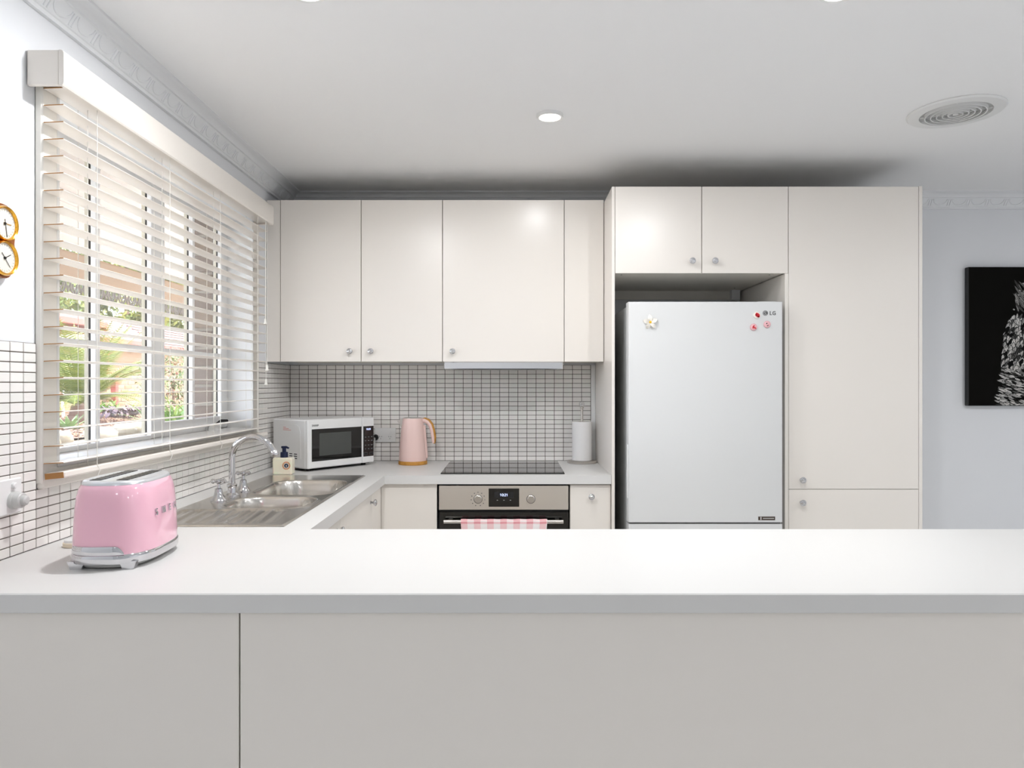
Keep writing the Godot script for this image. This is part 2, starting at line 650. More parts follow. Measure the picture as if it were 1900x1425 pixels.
func window_and_blind() -> void:
	var w := structure("window_1", "white timber window with glazing bars behind a venetian blind", "window")
	var z0 := -1.90
	var z1 := -3.345
	# linings of the reveal
	slab("reveal_lining", Vector3(-1.345, 1.145, z1), Vector3(-1.2055, 2.12, z1 + 0.010), M.paint, w)
	slab("reveal_lining", Vector3(-1.345, 1.145, z0 - 0.010), Vector3(-1.2055, 2.12, z0), M.paint, w)
	slab("reveal_lining", Vector3(-1.345, 2.11, z0), Vector3(-1.2055, 2.12, z1), M.paint, w)
	slab("sill_board", Vector3(-1.355, 1.130, z0), Vector3(-1.200, 1.147, z1), M.paint, w, 0.003)
	# architrave
	slab("architrave", Vector3(WALL_X, 1.092, -1.8385), Vector3(-1.205, 2.19, -1.902), M.cream_paint, w, 0.004)
	slab("architrave", Vector3(WALL_X, 1.092, -3.343), Vector3(-1.205, 2.19, -3.415), M.cream_paint, w, 0.004)
	slab("architrave", Vector3(WALL_X, 2.118, -1.846), Vector3(-1.2045, 2.19, -3.415), M.cream_paint, w, 0.004)
	slab("apron", Vector3(WALL_X, 1.0795, -1.842), Vector3(-1.2045, 1.131, -3.419), M.cream_paint, w, 0.004)

	# sashes: inner face -1.325, glass -1.346, outer -1.36
	var bars := [[-1.91, -1.955], [-2.283, -2.307], [-2.635, -2.736], [-2.975, -2.994], [-3.268, -3.336]]
	for i in bars.size():
		var b: Array = bars[i]
		var nm := "stile" if i in [0, 2, 4] else "glazing_bar"
		var o := slab(nm, Vector3(-1.344, 1.15, b[0]), Vector3(-1.325, 2.11, b[1]), M.paint, w, 0.002)
		slab("outer_face", Vector3(-1.362, 1.15, b[0]), Vector3(-1.348, 2.11, b[1]), M.sash_outside, w)
		slab("gasket", Vector3(-1.3485, 1.15, b[0] + 0.0012), Vector3(-1.3435, 2.11, b[1] - 0.0012), M.gasket, w)
	for pair in [[-1.955, -2.635, 1.162], [-2.736, -3.268, 1.204]]:
		slab("glazing_bar", Vector3(-1.3441, EYE + 0.113, pair[0]), Vector3(-1.3252, EYE + 0.137, pair[1]), M.paint, w, 0.002)
		slab("bottom_rail", Vector3(-1.358, 1.147, pair[0]), Vector3(-1.326, pair[2], pair[1]), M.paint, w, 0.002)
		slab("top_rail", Vector3(-1.358, 2.06, pair[0]), Vector3(-1.326, 2.11, pair[1]), M.paint, w, 0.002)
	for g in [[-1.955, -2.283], [-2.307, -2.635], [-2.736, -2.975], [-2.994, -3.268]]:
		slab("pane", Vector3(-1.3475, 1.15, g[0]), Vector3(-1.3445, EYE + 0.125, g[1]), M.pane, w)
		slab("pane", Vector3(-1.3475, EYE + 0.125, g[0]), Vector3(-1.3445, 2.10, g[1]), M.pane, w)
	# winder on the sill of the opening sash
	var st := mb()
	lathe(st, [Vector2(0.0, 0.0), Vector2(0.022, 0.0), Vector2(0.022, 0.008), Vector2(0.014, 0.026), Vector2(0.0, 0.032)], 18, Transform3D(Basis.IDENTITY.scaled(Vector3(1.0, 1.0, 2.0)), Vector3(-1.30, 1.147, -3.13)))
	var wind := part("winder", done(st), M.plastic, w)
	st = mb()
	tube(st, [Vector3(-1.295, 1.172, -3.14), Vector3(-1.28, 1.188, -3.15), Vector3(-1.268, 1.186, -3.19)], 0.007, 8)
	part("crank", done(st), M.black, wind)

	# venetian blind
	var bl := thing("venetian_blind", "white timber venetian blind with pelmet covering the kitchen window", "blind")
	var a := -1.805
	var e := -3.397
	var top := EYE + 0.842
	var low := EYE + 0.753
	# pelmet: front board with rounded ends and two returns
	st = mb()
	var poly := PackedVector2Array([Vector2(0, low), Vector2(0.008, low), Vector2(0.0115, low + 0.004), Vector2(0.0125, low + 0.010), Vector2(0.0125, top - 0.008), Vector2(0.010, top - 0.002), Vector2(0.006, top), Vector2(0, top)])
	prism(st, poly, absf(e - a), Transform3D(Basis.IDENTITY, Vector3(-1.1415, 0, (a + e) / 2)))
	var pel := part("pelmet", done(st), M.blind, bl)
	slab("return_board", Vector3(-1.222, low, a), Vector3(-1.1415, top, a - 0.012), M.blind, pel, 0.002)
	slab("return_board", Vector3(-1.222, low, e), Vector3(-1.1415, top, e + 0.012), M.blind, pel, 0.002)
	slab("head_rail", Vector3(-1.205, EYE + 0.782, -1.835), Vector3(-1.150, EYE + 0.825, -3.375), M.blind, bl)
	var sz0 := -1.842
	var sz1 := -3.380
	var sl := boxm(Vector3(0.0515, 0.0028, absf(sz1 - sz0)), 0.001)
	var en := boxm(Vector3(0.0505, 0.0022, 0.0008))
	for i in 23:
		var y := EYE + 0.761 - 0.04384 * i
		var o := part("slat", sl, M.blind, bl, Vector3(-1.178, y, (sz0 + sz1) / 2), Basis(Vector3(0, 0, 1), 0.045))
		part("end_grain", en, M.slat_end, o, Vector3(0, 0, absf(sz1 - sz0) / 2 + 0.0002))
		part("end_grain", en, M.slat_end, o, Vector3(0, 0, -absf(sz1 - sz0) / 2 - 0.0002))
	var rail := part("bottom_rail", boxm(Vector3(0.0515, 0.018, absf(sz1 - sz0)), 0.004), M.blind, bl, Vector3(-1.176, EYE - 0.236, (sz0 + sz1) / 2), Basis(Vector3(0, 0, 1), 0.10))
	part("end_grain", boxm(Vector3(0.048, 0.015, 0.0012), 0.0), M.slat_end, rail, Vector3(0, 0, absf(sz1 - sz0) / 2 + 0.0004))
	for d in [1.99, 2.413, 2.83, 3.246]:
		var lad := part("ladder_string", cordm([Vector3(-1.1515, EYE + 0.79, -d), Vector3(-1.1515, EYE - 0.228, -d)], 0.0009), M.cord, bl)
		part("ladder_string", cordm([Vector3(-1.2045, EYE + 0.79, -d), Vector3(-1.2045, EYE - 0.236, -d)], 0.0009), M.cord, bl)
		part("lift_cord", cordm([Vector3(-1.178, EYE + 0.79, -d), Vector3(-1.178, EYE - 0.23, -d)], 0.0009), M.cord, bl)
		part("cord_tail", cordm([Vector3(-1.150, EYE - 0.226, -d), Vector3(-1.1455, EYE - 0.240, -d - 0.004), Vector3(-1.1465, EYE - 0.256, -d + 0.008), Vector3(-1.16, EYE - 0.258, -d + 0.02)], 0.0009), M.cord, bl)
	var tassel := lathem([Vector2(0.0, 0.0), Vector2(0.008, 0.0), Vector2(0.0085, 0.001), Vector2(0.0055, 0.010), Vector2(0.005, 0.020), Vector2(0.0045, 0.0255), Vector2(0.0, 0.026)], 14)
	for c in [[-3.31, -1.138, 0.276], [-3.318, -1.133, 0.062], [-3.324, -1.140, -0.004]]:
		part("pull_cord", cordm([Vector3(c[1], EYE + 0.76, c[0]), Vector3(c[1], EYE + c[2] + 0.02, c[0] + 0.002)], 0.0012), M.cord, bl)
		part("tassel", tassel, M.cord, bl, Vector3(c[1], EYE + c[2], c[0] + 0.002))


func cordm(p: Array, r: float) -> Mesh:
	var st := mb()
	tube(st, p, r, 6)
	return done(st)


# ---------------------------------------------------------------- garden

func bed_y(x: float, z: float) -> float:
	return EYE - 0.625 + clampf((-4.0 - x) / 3.0, 0.0, 1.0) * 0.125 + 0.012 * sin(x * 2.1 + z * 1.3)


func outdoors() -> void:
	# ground
	var g := structure("ground", "paved ground around the house", "ground")
	slab("paving", Vector3(-60, -0.2, 40), Vector3(45, -0.1, -80), M.paving, g)
	var rt := structure("wall_retaining", "low retaining wall below the raised garden", "wall")
	slab("face", Vector3(-3.7, -0.1, 3), Vector3(-3.5, 0.70, -22), M.rock, rt)
	var te := structure("ground_terrace", "pale gravel terrace of the raised garden", "ground")
	part("gravel", sheet(-3.7, -42.0, 3.0, -62.0, 24, 44, -0.02), M.rock, te)
	var bed := structure("ground_bed", "garden bed covered in reddish bark mulch", "ground")
	part("soil", sheet(-4.75, -7.2, 0.0, -20.0, 24, 60, 0.015), M.mulch, bed)
	# bark chips
	var mm := MultiMesh.new()
	mm.transform_format = MultiMesh.TRANSFORM_3D
	mm.use_colors = true
	mm.mesh = boxm(Vector3(0.055, 0.012, 0.02), 0.0)
	var cols := [Color(0.170, 0.085, 0.050), Color(0.250, 0.145, 0.090), Color(0.110, 0.055, 0.035), Color(0.310, 0.210, 0.140)]
	mm.instance_count = 6000
	for i in 6000:
		var x := rng.randf_range(-7.0, -4.8)
		var z := rng.randf_range(-15.0, -6.5)
		var b := Basis.from_euler(Vector3(rng.randf_range(-0.5, 0.5), rng.randf() * TAU, rng.randf_range(-0.5, 0.5)))
		mm.set_instance_transform(i, Transform3D(b, Vector3(x, bed_y(x, z) + 0.022, z)))
		mm.set_instance_color(i, cols[rng.randi() % 4])
	var mi := MultiMeshInstance3D.new()
	mi.name = "bark_mulch"
	mi.multimesh = mm
	mi.material_override = M.chip
	add_child(mi)
	meta(mi, "reddish bark chips scattered over the garden bed", "mulch", "", "stuff")
	# pale rocks along the front of the bed
	var rocks := []
	for v in 3:
		var st := mb()
		var rings := []
		for i in 6:
			var ring := []
			for k in 10:
				var t := PI * i / 5.0
				var p := Vector3(sin(t) * cos(TAU * k / 10), cos(t), sin(t) * sin(TAU * k / 10))
				var s := 1.0 + 0.22 * sin(p.x * 3.1 + v * 1.7) * cos(p.z * 2.7 + v) + 0.1 * sin(p.y * 5.0 + v * 2.0 + k)
				if i == 0 or i == 5: s = 0.9
				ring.append(p * s)
			rings.append(ring)
		loft(st, rings, true, true)
		rocks.append(done(st))
	for i in 15:
		var z := -5.6 - i * 0.37
		var x := -4.62 + 0.16 * sin(i * 2.4)
		var s := rng.randf_range(0.10, 0.16)
		solo("garden_rock", "pale rounded rock in the row edging the mulch bed outside the window", "rock", rocks[i % 3], M.rock, Vector3(x, bed_y(x, z) + s * 0.35, z), "rocks edging the garden bed", Basis(Vector3.UP, i * 1.3).scaled(Vector3(s * 1.3, s * 0.75, s)))

	verandah()
	garden_wall()
	cycad(Vector3(-5.85, bed_y(-5.85, -9.72), -9.72))
	agave(Vector3(-5.35, bed_y(-5.35, -8.66) + 0.02, -8.66))
	# low plants
	tuft("purple_shrub", "low purple-leaved shrub in the mulch bed", Vector3(-6.15, 0, -11.2), 0.42, 0.20, 160, [Color(0.060, 0.026, 0.036), Color(0.101, 0.053, 0.062), Color(0.131, 0.083, 0.081)], 0.07)
	tuft("small_shrub", "small bright green shrub beside the red garden post", Vector3(-6.7, 0, -11.9), 0.20, 0.22, 90, [Color(0.100, 0.210, 0.025), Color(0.180, 0.300, 0.050)], 0.07)
	tuft("yellow_tuft", "tiny yellow-green tuft at the foot of the brick garden wall", Vector3(-6.75, 0, -13.0), 0.25, 0.14, 60, [Color(0.275, 0.275, 0.050), Color(0.200, 0.240, 0.050)], 0.06)
	tuft("dry_shrub", "dark dry seed heads growing above the brick garden wall", Vector3(-7.95, 0, -15.2), 0.35, 1.0, 240, [Color(0.100, 0.060, 0.040), Color(0.180, 0.125, 0.090), Color(0.050, 0.040, 0.030)], 0.06)
	strappy(Vector3(-3.98, bed_y(-3.98, -8.45), -8.45))
	flowering(Vector3(-5.95, bed_y(-5.95, -12.6), -12.6))
	garden_chair(Vector3(-6.85, bed_y(-6.85, -10.65), -10.65))
	carport()
	house_beyond()
	var spots := [[-21.6, -34.0, 2.6, 7.6], [-15.1, -34.0, 2.6, 7.2], [-22.3, -41.5, 3.2, 9.5], [-31.5, -50.0, 3.4, 11.0], [-22.6, -50.5, 3.4, 10.5]]
	var names := ["grey-green gum tree standing behind the red carport roof", "yellow-green tree rising behind the pinkish tiled roof", "broad olive-green tree between the carport and the tiled roof", "tall tree furthest back on the rise behind the carport", "tall tree furthest back behind the tiled roof"]
	for i in spots.size():
		var s: Array = spots[i]
		tree(names[i], Vector3(s[0], 0.6, s[1]), s[2], s[3], i)


func sheet(x0: float, x1: float, z0: float, z1: float, nx: int, nz: int, lift: float) -> Mesh:
	var st := mb()
	sm(st)
	for i in nx:
		for k in nz:
			var p := []
			for c in [[0, 0], [1, 0], [1, 1], [0, 1]]:
				var x := lerpf(x0, x1, float(i + c[0]) / nx)
				var z := lerpf(z0, z1, float(k + c[1]) / nz)
				p.append(Vector3(x, bed_y(x, z) + lift, z))
			face(st, p, Vector3.UP)
	return done(st)


func verandah() -> void:
	var v := structure("verandah_roof", "white lined verandah roof with ochre edge beam outside the window", "roof")
	var n := 12
	for i in n:
		var f0 := float(i) / n
		var x := lerpf(-1.52, -2.98, f0)
		var y := lerpf(2.50, 2.30, f0)
		part("board", boxm(Vector3(0.118, 0.012, 14.0), 0.002), M.soffit, v, Vector3(x - 0.06, y - 0.008, -4.0), Basis(Vector3(0, 0, 1), 0.136))
	slab("roof_sheet", Vector3(-1.5, 2.55, 3.0), Vector3(-3.2, 2.58, -11.0), M.roof_tile, v)
	slab("edge_beam", Vector3(-2.98, EYE + 0.722, 3.0), Vector3(-3.06, EYE + 0.895, -11.0), M.beam, v, 0.004)
	var fr := thing("fretwork_valance", "dark cast-iron lace valance hanging under the verandah beam", "fretwork")
	slab("top_rail", Vector3(-3.012, EYE + 0.700, -3.2), Vector3(-3.028, EYE + 0.716, -9.0), M.iron, fr)
	var st := mb()
	tube(st, [Vector3(0, 0, -0.046), Vector3(0, -0.028, -0.050), Vector3(0, -0.064, -0.034), Vector3(0, -0.098, 0), Vector3(0, -0.064, 0.034), Vector3(0, -0.028, 0.050), Vector3(0, 0, 0.046)], 0.0065, 6)
	tube(st, [Vector3(0, -0.015, -0.020), Vector3(0, -0.036, -0.024), Vector3(0, -0.052, 0), Vector3(0, -0.036, 0.024), Vector3(0, -0.015, 0.020)], 0.006, 6)
	tube(st, [Vector3(0, -0.05, 0), Vector3(0, -0.112, 0)], [0.004, 0.010], 6)
	var big := done(st)
	st = mb()
	tube(st, [Vector3(0, 0, -0.020), Vector3(0, -0.022, -0.026), Vector3(0, -0.040, -0.010), Vector3(0, -0.072, 0), Vector3(0, -0.040, 0.010), Vector3(0, -0.022, 0.026), Vector3(0, 0, 0.020)], 0.006, 6)
	var small := done(st)
	for i in 36:
		var z := -3.45 - i * 0.15
		part("scroll", big, M.iron, fr, Vector3(-3.02, EYE + 0.702, z))
		part("drop", small, M.iron, fr, Vector3(-3.02, EYE + 0.702, z - 0.075))


func garden_wall() -> void:
	var w := structure("wall_garden", "low sunlit sandy orange brick wall at the back of the garden bed", "wall")
	slab("mortar", Vector3(-7.205, 0.6, -7.0), Vector3(-7.3, EYE + 0.16, -19.0), M.mortar_pale, w)
	var bm := boxm(Vector3(0.10, 0.066, 0.228), 0.004)
	var count := 0
	for r in 9:
		for k in 33:
			var z := -8.4 - k * 0.24 - (0.12 if r % 2 == 1 else 0.0)
			part("brick", bm, M.brick_orange if (r * 7 + k * 5) % 3 == 0 else M.brick_sand, w, Vector3(-7.248 + rng.randf_range(-0.003, 0.003), EYE - 0.515 + r * 0.0765, z))
			count += 1
	var p := thing("garden_post", "red painted timber post standing against the brick garden wall", "post", Vector3(-7.05, EYE - 0.52, -12.72))
	slab("shaft", Vector3(-0.045, -0.05, -0.05), Vector3(0.045, 0.70, 0.05), M.red_paint, p, 0.004)
	slab("cap", Vector3(-0.055, 0.70, -0.06), Vector3(0.055, 0.73, 0.06), M.red_paint, p, 0.006)
	var sh := thing("garden_gate", "dark brown timber gate between the brick wall and the carport", "gate", Vector3(-7.15, EYE - 0.5, -11.25))
	for i in 5:
		slab("board", Vector3(-0.02, 0.12, 0.30 - i * 0.13), Vector3(0.02, 0.62, 0.42 - i * 0.13), M.timber_grey, sh, 0.004)
	slab("rail", Vector3(0.02, 0.2, 0.42), Vector3(0.05, 0.26, -0.22), M.timber_grey, sh)


func frond_mesh(length: float, bend: float, v: int) -> Mesh:
	var st := mb()
	var pts := []
	for i in 11:
		var t := i / 10.0
		pts.append(Vector3(0, length * (t * 0.95 * cos(t * bend * 0.5)) , length * (0.15 * t + bend * 0.42 * t * t)))
	var rad := []
	for i in 11: rad.append(lerpf(0.012, 0.003, i / 10.0))
	st.set_color(Color(0.151, 0.155, 0.020))
	tube(st, pts, rad, 5, false)
	var cols := [Color(0.101, 0.138, 0.012), Color(0.162, 0.190, 0.017), Color(0.213, 0.216, 0.027), Color(0.132, 0.172, 0.017)]
	for i in 34:
		var t := 0.16 + 0.82 * i / 33.0
		var f := t * 10.0
		var j := mini(int(f), 9)
		var p: Vector3 = pts[j].lerp(pts[j + 1], f - j)
		var dir: Vector3 = (pts[j + 1] - pts[j]).normalized()
		var l := length * 0.24 * sin(PI * clampf(t * 0.9 + 0.12, 0.0, 1.0))
		for s in [-1.0, 1.0]:
			st.set_color(cols[(i + v + (1 if s > 0 else 0)) % 4])
			flat(st)
			var out := (Vector3(s, 0, 0) * 0.86 + dir * 0.5).normalized()
			var tip := p + out * l + Vector3(0, -0.04 * l, 0.1 * l)
			var wv := dir * 0.009
			face(st, [p - wv, p + wv, tip], Vector3(0, 1, -0.5))
	return done(st)


func cycad(at: Vector3) -> void:
	var c := thing("cycad_palm", "large cycad palm with arching feathery fronds seen through the blind", "palm", at)
	part("trunk", lathem([Vector2(0.0, -0.05), Vector2(0.16, -0.05), Vector2(0.15, 0.08), Vector2(0.11, 0.26), Vector2(0.0, 0.32)], 14), M.timber_grey, c)
	var ms := [frond_mesh(1.4, 0.55, 0), frond_mesh(1.35, 0.95, 1), frond_mesh(1.15, 1.3, 2)]
	for i in 48:
		var ring := i % 3
		var lean: float = [0.18, 0.50, 0.85][ring]
		var b := Basis(Vector3.UP, i * 2.39996) * Basis(Vector3.RIGHT, lean + 0.07 * sin(i * 1.7))
		part("frond", ms[ring], M.leaf, c, Vector3(0, 0.24, 0), b)


func agave(at: Vector3) -> void:
	var a := thing("agave", "pale green agave rosette growing in the bark mulch", "plant", at)
	var st := mb()
	sm(st)
	var rows := []
	for i in 7:
		var t := i / 6.0
		var wd := 0.030 * sin(PI * clampf(t * 0.75 + 0.25, 0, 1)) * (1.0 if i < 6 else 0.02)
		rows.append([Vector3(-wd, 0.02 + 0.16 * t, 0.02 + 0.12 * t), Vector3(0, 0.012 + 0.16 * t, 0.03 + 0.12 * t), Vector3(wd, 0.02 + 0.16 * t, 0.02 + 0.12 * t)])
	for i in 6:
		for k in 2:
			st.set_color(Color(0.158, 0.232, 0.083) if k == 0 else Color(0.188, 0.255, 0.112))
			face(st, [rows[i][k], rows[i][k + 1], rows[i + 1][k + 1], rows[i + 1][k]], Vector3(0, 1, -0.5))
	var m := done(st)
	for i in 18:
		part("leaf", m, M.leaf, a, Vector3.ZERO, Basis(Vector3.UP, i * 2.39996) * Basis(Vector3.RIGHT, [0.75, 0.4, 0.05][i % 3]))


func tuft(called: String, label: String, at: Vector3, r: float, h: float, n: int, cols: Array, leaf: float) -> void:
	at.y = bed_y(at.x, at.z)
	var t := thing(called, label, "shrub", at)
	part("stem", lathem([Vector2(0, -0.03), Vector2(0.015, -0.03), Vector2(0.01, h * 0.6), Vector2(0, h * 0.62)], 6), M.timber_grey, t)
	var st := mb()
	for i in n:
		var d := Vector3(rng.randfn(), absf(rng.randfn()), rng.randfn()).normalized() * pow(rng.randf(), 0.4)
		leaf_at(st, Vector3(d.x * r, h * 0.25 + d.y * h * 0.75, d.z * r), leaf * rng.randf_range(0.6, 1.3), cols[rng.randi() % cols.size()])
	part("foliage", done(st), M.leaf, t)


func leaf_at(st: SurfaceTool, p: Vector3, s: float, col: Color) -> void:
	var b := Basis.from_euler(Vector3(rng.randf_range(-1.1, 1.1), rng.randf() * TAU, rng.randf_range(-0.6, 0.6)))
	st.set_color(col)
	flat(st)
	face(st, [p + b * Vector3(0, 0, -s), p + b * Vector3(s * 0.4, s * 0.1, 0), p + b * Vector3(0, 0, s), p + b * Vector3(-s * 0.4, s * 0.1, 0)], b * Vector3.UP)


func strappy(at: Vector3) -> void:
	var t := thing("strappy_plant", "bright green clump of strappy leaves below the flowering bush", "plant", at)
	var cols := [Color(0.094, 0.195, 0.011), Color(0.158, 0.255, 0.022), Color(0.068, 0.150, 0.011), Color(0.217, 0.285, 0.056)]
	var ms := []
	for v in 4:
		var st := mb()
		sm(st)
		st.set_color(cols[v])
		for i in 6:
			var q := []
			for c in [[i, -1], [i, 1], [i + 1, 1], [i + 1, -1]]:
				var f: float = c[0] / 6.0
				q.append(Vector3(c[1] * 0.014 * (1.0 - pow(f, 3.0)), 0.60 * (f - 0.35 * f * f), 0.42 * f * f))
			face(st, q, Vector3(0, 1, -0.4))
		ms.append(done(st))
	for i in 110:
		var p := Vector3(rng.randf_range(-0.2, 0.2), 0, rng.randf_range(-0.2, 0.3))
		part("leaf", ms[i % 4], M.leaf, t, p, Basis(Vector3.UP, rng.randf() * TAU) * Basis(Vector3.RIGHT, rng.randf_range(-0.15, 0.35)).scaled(Vector3.ONE * rng.randf_range(0.8, 1.15)))


func flowering(at: Vector3) -> void:
	var t := thing("flowering_bush", "leafy green bush dotted with red flowers outside the window", "bush", at)
	part("stem", lathem([Vector2(0, -0.05), Vector2(0.03, -0.05), Vector2(0.02, 0.6), Vector2(0, 0.62)], 8), M.timber_grey, t)
	var st := mb()
	for i in 1500:
		var d := Vector3(rng.randfn(), rng.randfn(), rng.randfn()).normalized() * pow(rng.randf(), 0.35)
		leaf_at(st, Vector3(d.x * 0.55, 0.62 + d.y * 0.55, d.z * 0.75), rng.randf_range(0.025, 0.05), [Color(0.045, 0.090, 0.015), Color(0.094, 0.143, 0.022), Color(0.158, 0.195, 0.053), Color(0.112, 0.075, 0.038)][rng.randi() % 4])
	part("foliage", done(st), M.leaf, t)
	st = mb()
	for i in 90:
		var d := Vector3(absf(rng.randfn()), rng.randfn(), rng.randfn()).normalized()
		for k in 3:
			leaf_at(st, Vector3(d.x * 0.57, 0.62 + d.y * 0.56, d.z * 0.77), 0.03, [Color(0.281, 0.045, 0.026), Color(0.300, 0.094, 0.045), Color(0.319, 0.150, 0.094)][k])
	part("blossom", done(st), M.leaf, t).set_meta("kind", "stuff")


func garden_chair(at: Vector3) -> void:
	var c := thing("garden_chair", "small white wire garden chair beside the cycad", "chair", at, 0.5)
	for s in [[-1, -1], [1, -1], [-1, 1], [1, 1]]:
		part("leg", cordm([Vector3(s[0] * 0.16, 0.0, s[1] * 0.16), Vector3(s[0] * 0.14, 0.28, s[1] * 0.14)], 0.012), M.paint, c)
	part("seat", lathem([Vector2(0, 0.28), Vector2(0.19, 0.28), Vector2(0.19, 0.30), Vector2(0, 0.30)], 20), M.paint, c)
	part("backrest", cordm([Vector3(-0.15, 0.29, -0.15), Vector3(-0.15, 0.55, -0.18), Vector3(0, 0.62, -0.19), Vector3(0.15, 0.55, -0.18), Vector3(0.15, 0.29, -0.15)], 0.012), M.paint, c)


func carport() -> void:
	var c := thing("carport", "neighbouring carport with red gutter board and pink brick wall", "carport", Vector3(-9.0, 0, -13.0))
	slab("gutter_board", Vector3(0.0, EYE + 1.235, 3.0), Vector3(-0.08, EYE + 1.37, -2.9), M.red_paint, c, 0.01)
	slab("roof", Vector3(-0.05, EYE + 1.37, 3.0), Vector3(-4.2, EYE + 1.42, -2.9), M.roof_tile, c)
	slab("wall", Vector3(-0.9, 0.5, 3.0), Vector3(-1.1, EYE + 1.3, -2.5), M.brick_sand, c)
	for z in [2.4, -0.2, -2.75]:
		slab("post", Vector3(-0.1, 0.5, z), Vector3(-0.2, EYE + 1.24, z - 0.1), M.red_paint, c, 0.005)
	slab("barge_board", Vector3(0.0, EYE + 1.10, -2.9), Vector3(-4.2, EYE + 1.37, -2.98), M.red_paint, c)
	var p := thing("garden_pergola", "low red timber pergola rail behind the cycad fronds", "pergola", Vector3(-9.2, 0, -17.3))
	slab("rail", Vector3(0, EYE + 0.95, 1.2), Vector3(-0.08, EYE + 1.06, -1.5), M.red_paint, p, 0.005)
	for z in [1.0, -1.4]:
		slab("post", Vector3(0, 0.5, z), Vector3(-0.08, EYE + 0.95, z - 0.08), M.red_paint, p, 0.005)


func house_beyond() -> void:
	var h := thing("neighbour_house", "neighbouring house with pale walls and a pinkish tiled roof", "house", Vector3(-13.2, 0, -26.0))
	slab("wall", Vector3(-2.5, 0.4, 3.5), Vector3(2.0, 2.55, -3.5), M.brick_sand, h)
	var st := mb()
	flat(st)
	var a := [Vector3(2.4, 2.5, 3.9), Vector3(2.4, 2.5, -3.9), Vector3(-2.9, 2.5, -3.9), Vector3(-2.9, 2.5, 3.9)]
	var r0 := Vector3(-0.2, 3.6, 2.0)
	var r1 := Vector3(-0.2, 3.6, -2.0)
	face(st, [a[0], a[1], r1, r0], Vector3(1, 1, 0))
	face(st, [a[2], a[3], r0, r1], Vector3(-1, 1, 0))
	face(st, [a[3], a[0], r0], Vector3(0, 1, 1))
	face(st, [a[1], a[2], r1], Vector3(0, 1, -1))
	face(st, a, Vector3.DOWN)
	var roof := part("roof", done(st), M.roof_tile, h)
	var cm := boxm(Vector3(0.03, 0.05, 7.4), 0.0)
	for i in 9:
		var f := i / 9.0
		part("tile_course", boxm(Vector3(0.06, 0.05, 7.8 - 3.7 * f), 0.0), M.roof_tile, roof, Vector3(2.4 - 2.6 * f, 2.52 + 1.1 * f, 0), Basis(Vector3(0, 0, 1), 0.4))
	slab("gutter", Vector3(2.4, 2.44, 3.9), Vector3(2.5, 2.54, -3.9), M.red_paint, h)


func tree(label: String, at: Vector3, r: float, h: float, i: int) -> void:
	var t := thing("garden_tree", label, "tree", at, 0.0, "trees beyond the garden")
	part("trunk", lathem([Vector2(0, -0.3), Vector2(0.22, -0.3), Vector2(0.16, h * 0.5), Vector2(0.05, h * 0.9), Vector2(0, h * 0.9)], 8), M.timber_grey, t)
	var sets := [[Color(0.117, 0.146, 0.042), Color(0.191, 0.207, 0.059), Color(0.264, 0.255, 0.067)], [Color(0.177, 0.207, 0.034), Color(0.280, 0.280, 0.042), Color(0.367, 0.341, 0.067)], [Color(0.133, 0.183, 0.029), Color(0.221, 0.255, 0.038), Color(0.338, 0.341, 0.055)]]
	var cols: Array = sets[i % 3]
	var st := mb()
	var blobs := []
	for k in 14:
		var d := Vector3(rng.randfn(), rng.randfn(), rng.randfn()).normalized()
		blobs.append(Vector3(d.x * r * 0.75, h * 0.55 + d.y * h * 0.36, d.z * r * 0.75))
	for k in 5200:
		var b: Vector3 = blobs[k % 14]
		var d := Vector3(rng.randfn(), rng.randfn(), rng.randfn()).normalized() * pow(rng.randf(), 0.3) * r * 0.48
		leaf_at(st, b + d, rng.randf_range(0.16, 0.34), cols[rng.randi() % 3])
	part("foliage", done(st), M.leaf, t)


# ---------------------------------------------------------------- benchtops and cabinets

func benchtops() -> void:
	var t := thing("benchtop", "continuous white laminate benchtop with peninsula, sink run and back run", "benchtop")
	var y0 := BENCH - 0.0395
	var st := mb()
	var h := 0.0395
	var poly := PackedVector2Array([Vector2(1.4386, y0 + 0.0015), Vector2(1.4401, y0), Vector2(2.079, y0), Vector2(2.079, BENCH), Vector2(1.4411, BENCH), Vector2(1.4386, BENCH - 0.0025)])
	prism(st, poly, 3.119, Transform3D(Basis(Vector3(0, 0, -1), Vector3(0, 1, 0), Vector3(1, 0, 0)), Vector3(0.3405, 0, 0)))
	part("peninsula_slab", done(st), M.bench, t)
	st = mb()
	span(st, Vector3(TILE_X, y0, -2.079), Vector3(-1.105, BENCH, -3.294))
	span(st, Vector3(-0.685, y0, -2.079), Vector3(-0.585, BENCH, -3.294))
	span(st, Vector3(-1.105, y0, -2.079), Vector3(-0.685, BENCH, -2.125))
	span(st, Vector3(-1.105, y0, -3.272), Vector3(-0.685, BENCH, -3.294))
	part("sink_slab", done(st), M.bench, t)
	st = mb()
	span(st, Vector3(TILE_X, y0, -3.294), Vector3(0.4565, BENCH, TILE_Z))
	part("back_slab", done(st), M.bench, t)


func knob_shape() -> Mesh:
	if knob_mesh == null:
		var st := mb()
		var xf := Transform3D(Basis(Vector3.RIGHT, PI / 2), Vector3.ZERO)
		lathe(st, [Vector2(0.0, 0.0), Vector2(0.0085, 0.0), Vector2(0.0085, 0.002), Vector2(0.0050, 0.004), Vector2(0.0045, 0.010), Vector2(0.009, 0.0135), Vector2(0.0135, 0.017), Vector2(0.0150, 0.021), Vector2(0.0140, 0.025), Vector2(0.0105, 0.0275), Vector2(0.008, 0.0270), Vector2(0.0065, 0.0285), Vector2(0.0, 0.0295)], 20, xf, 0.9)
		knob_mesh = done(st)
	return knob_mesh


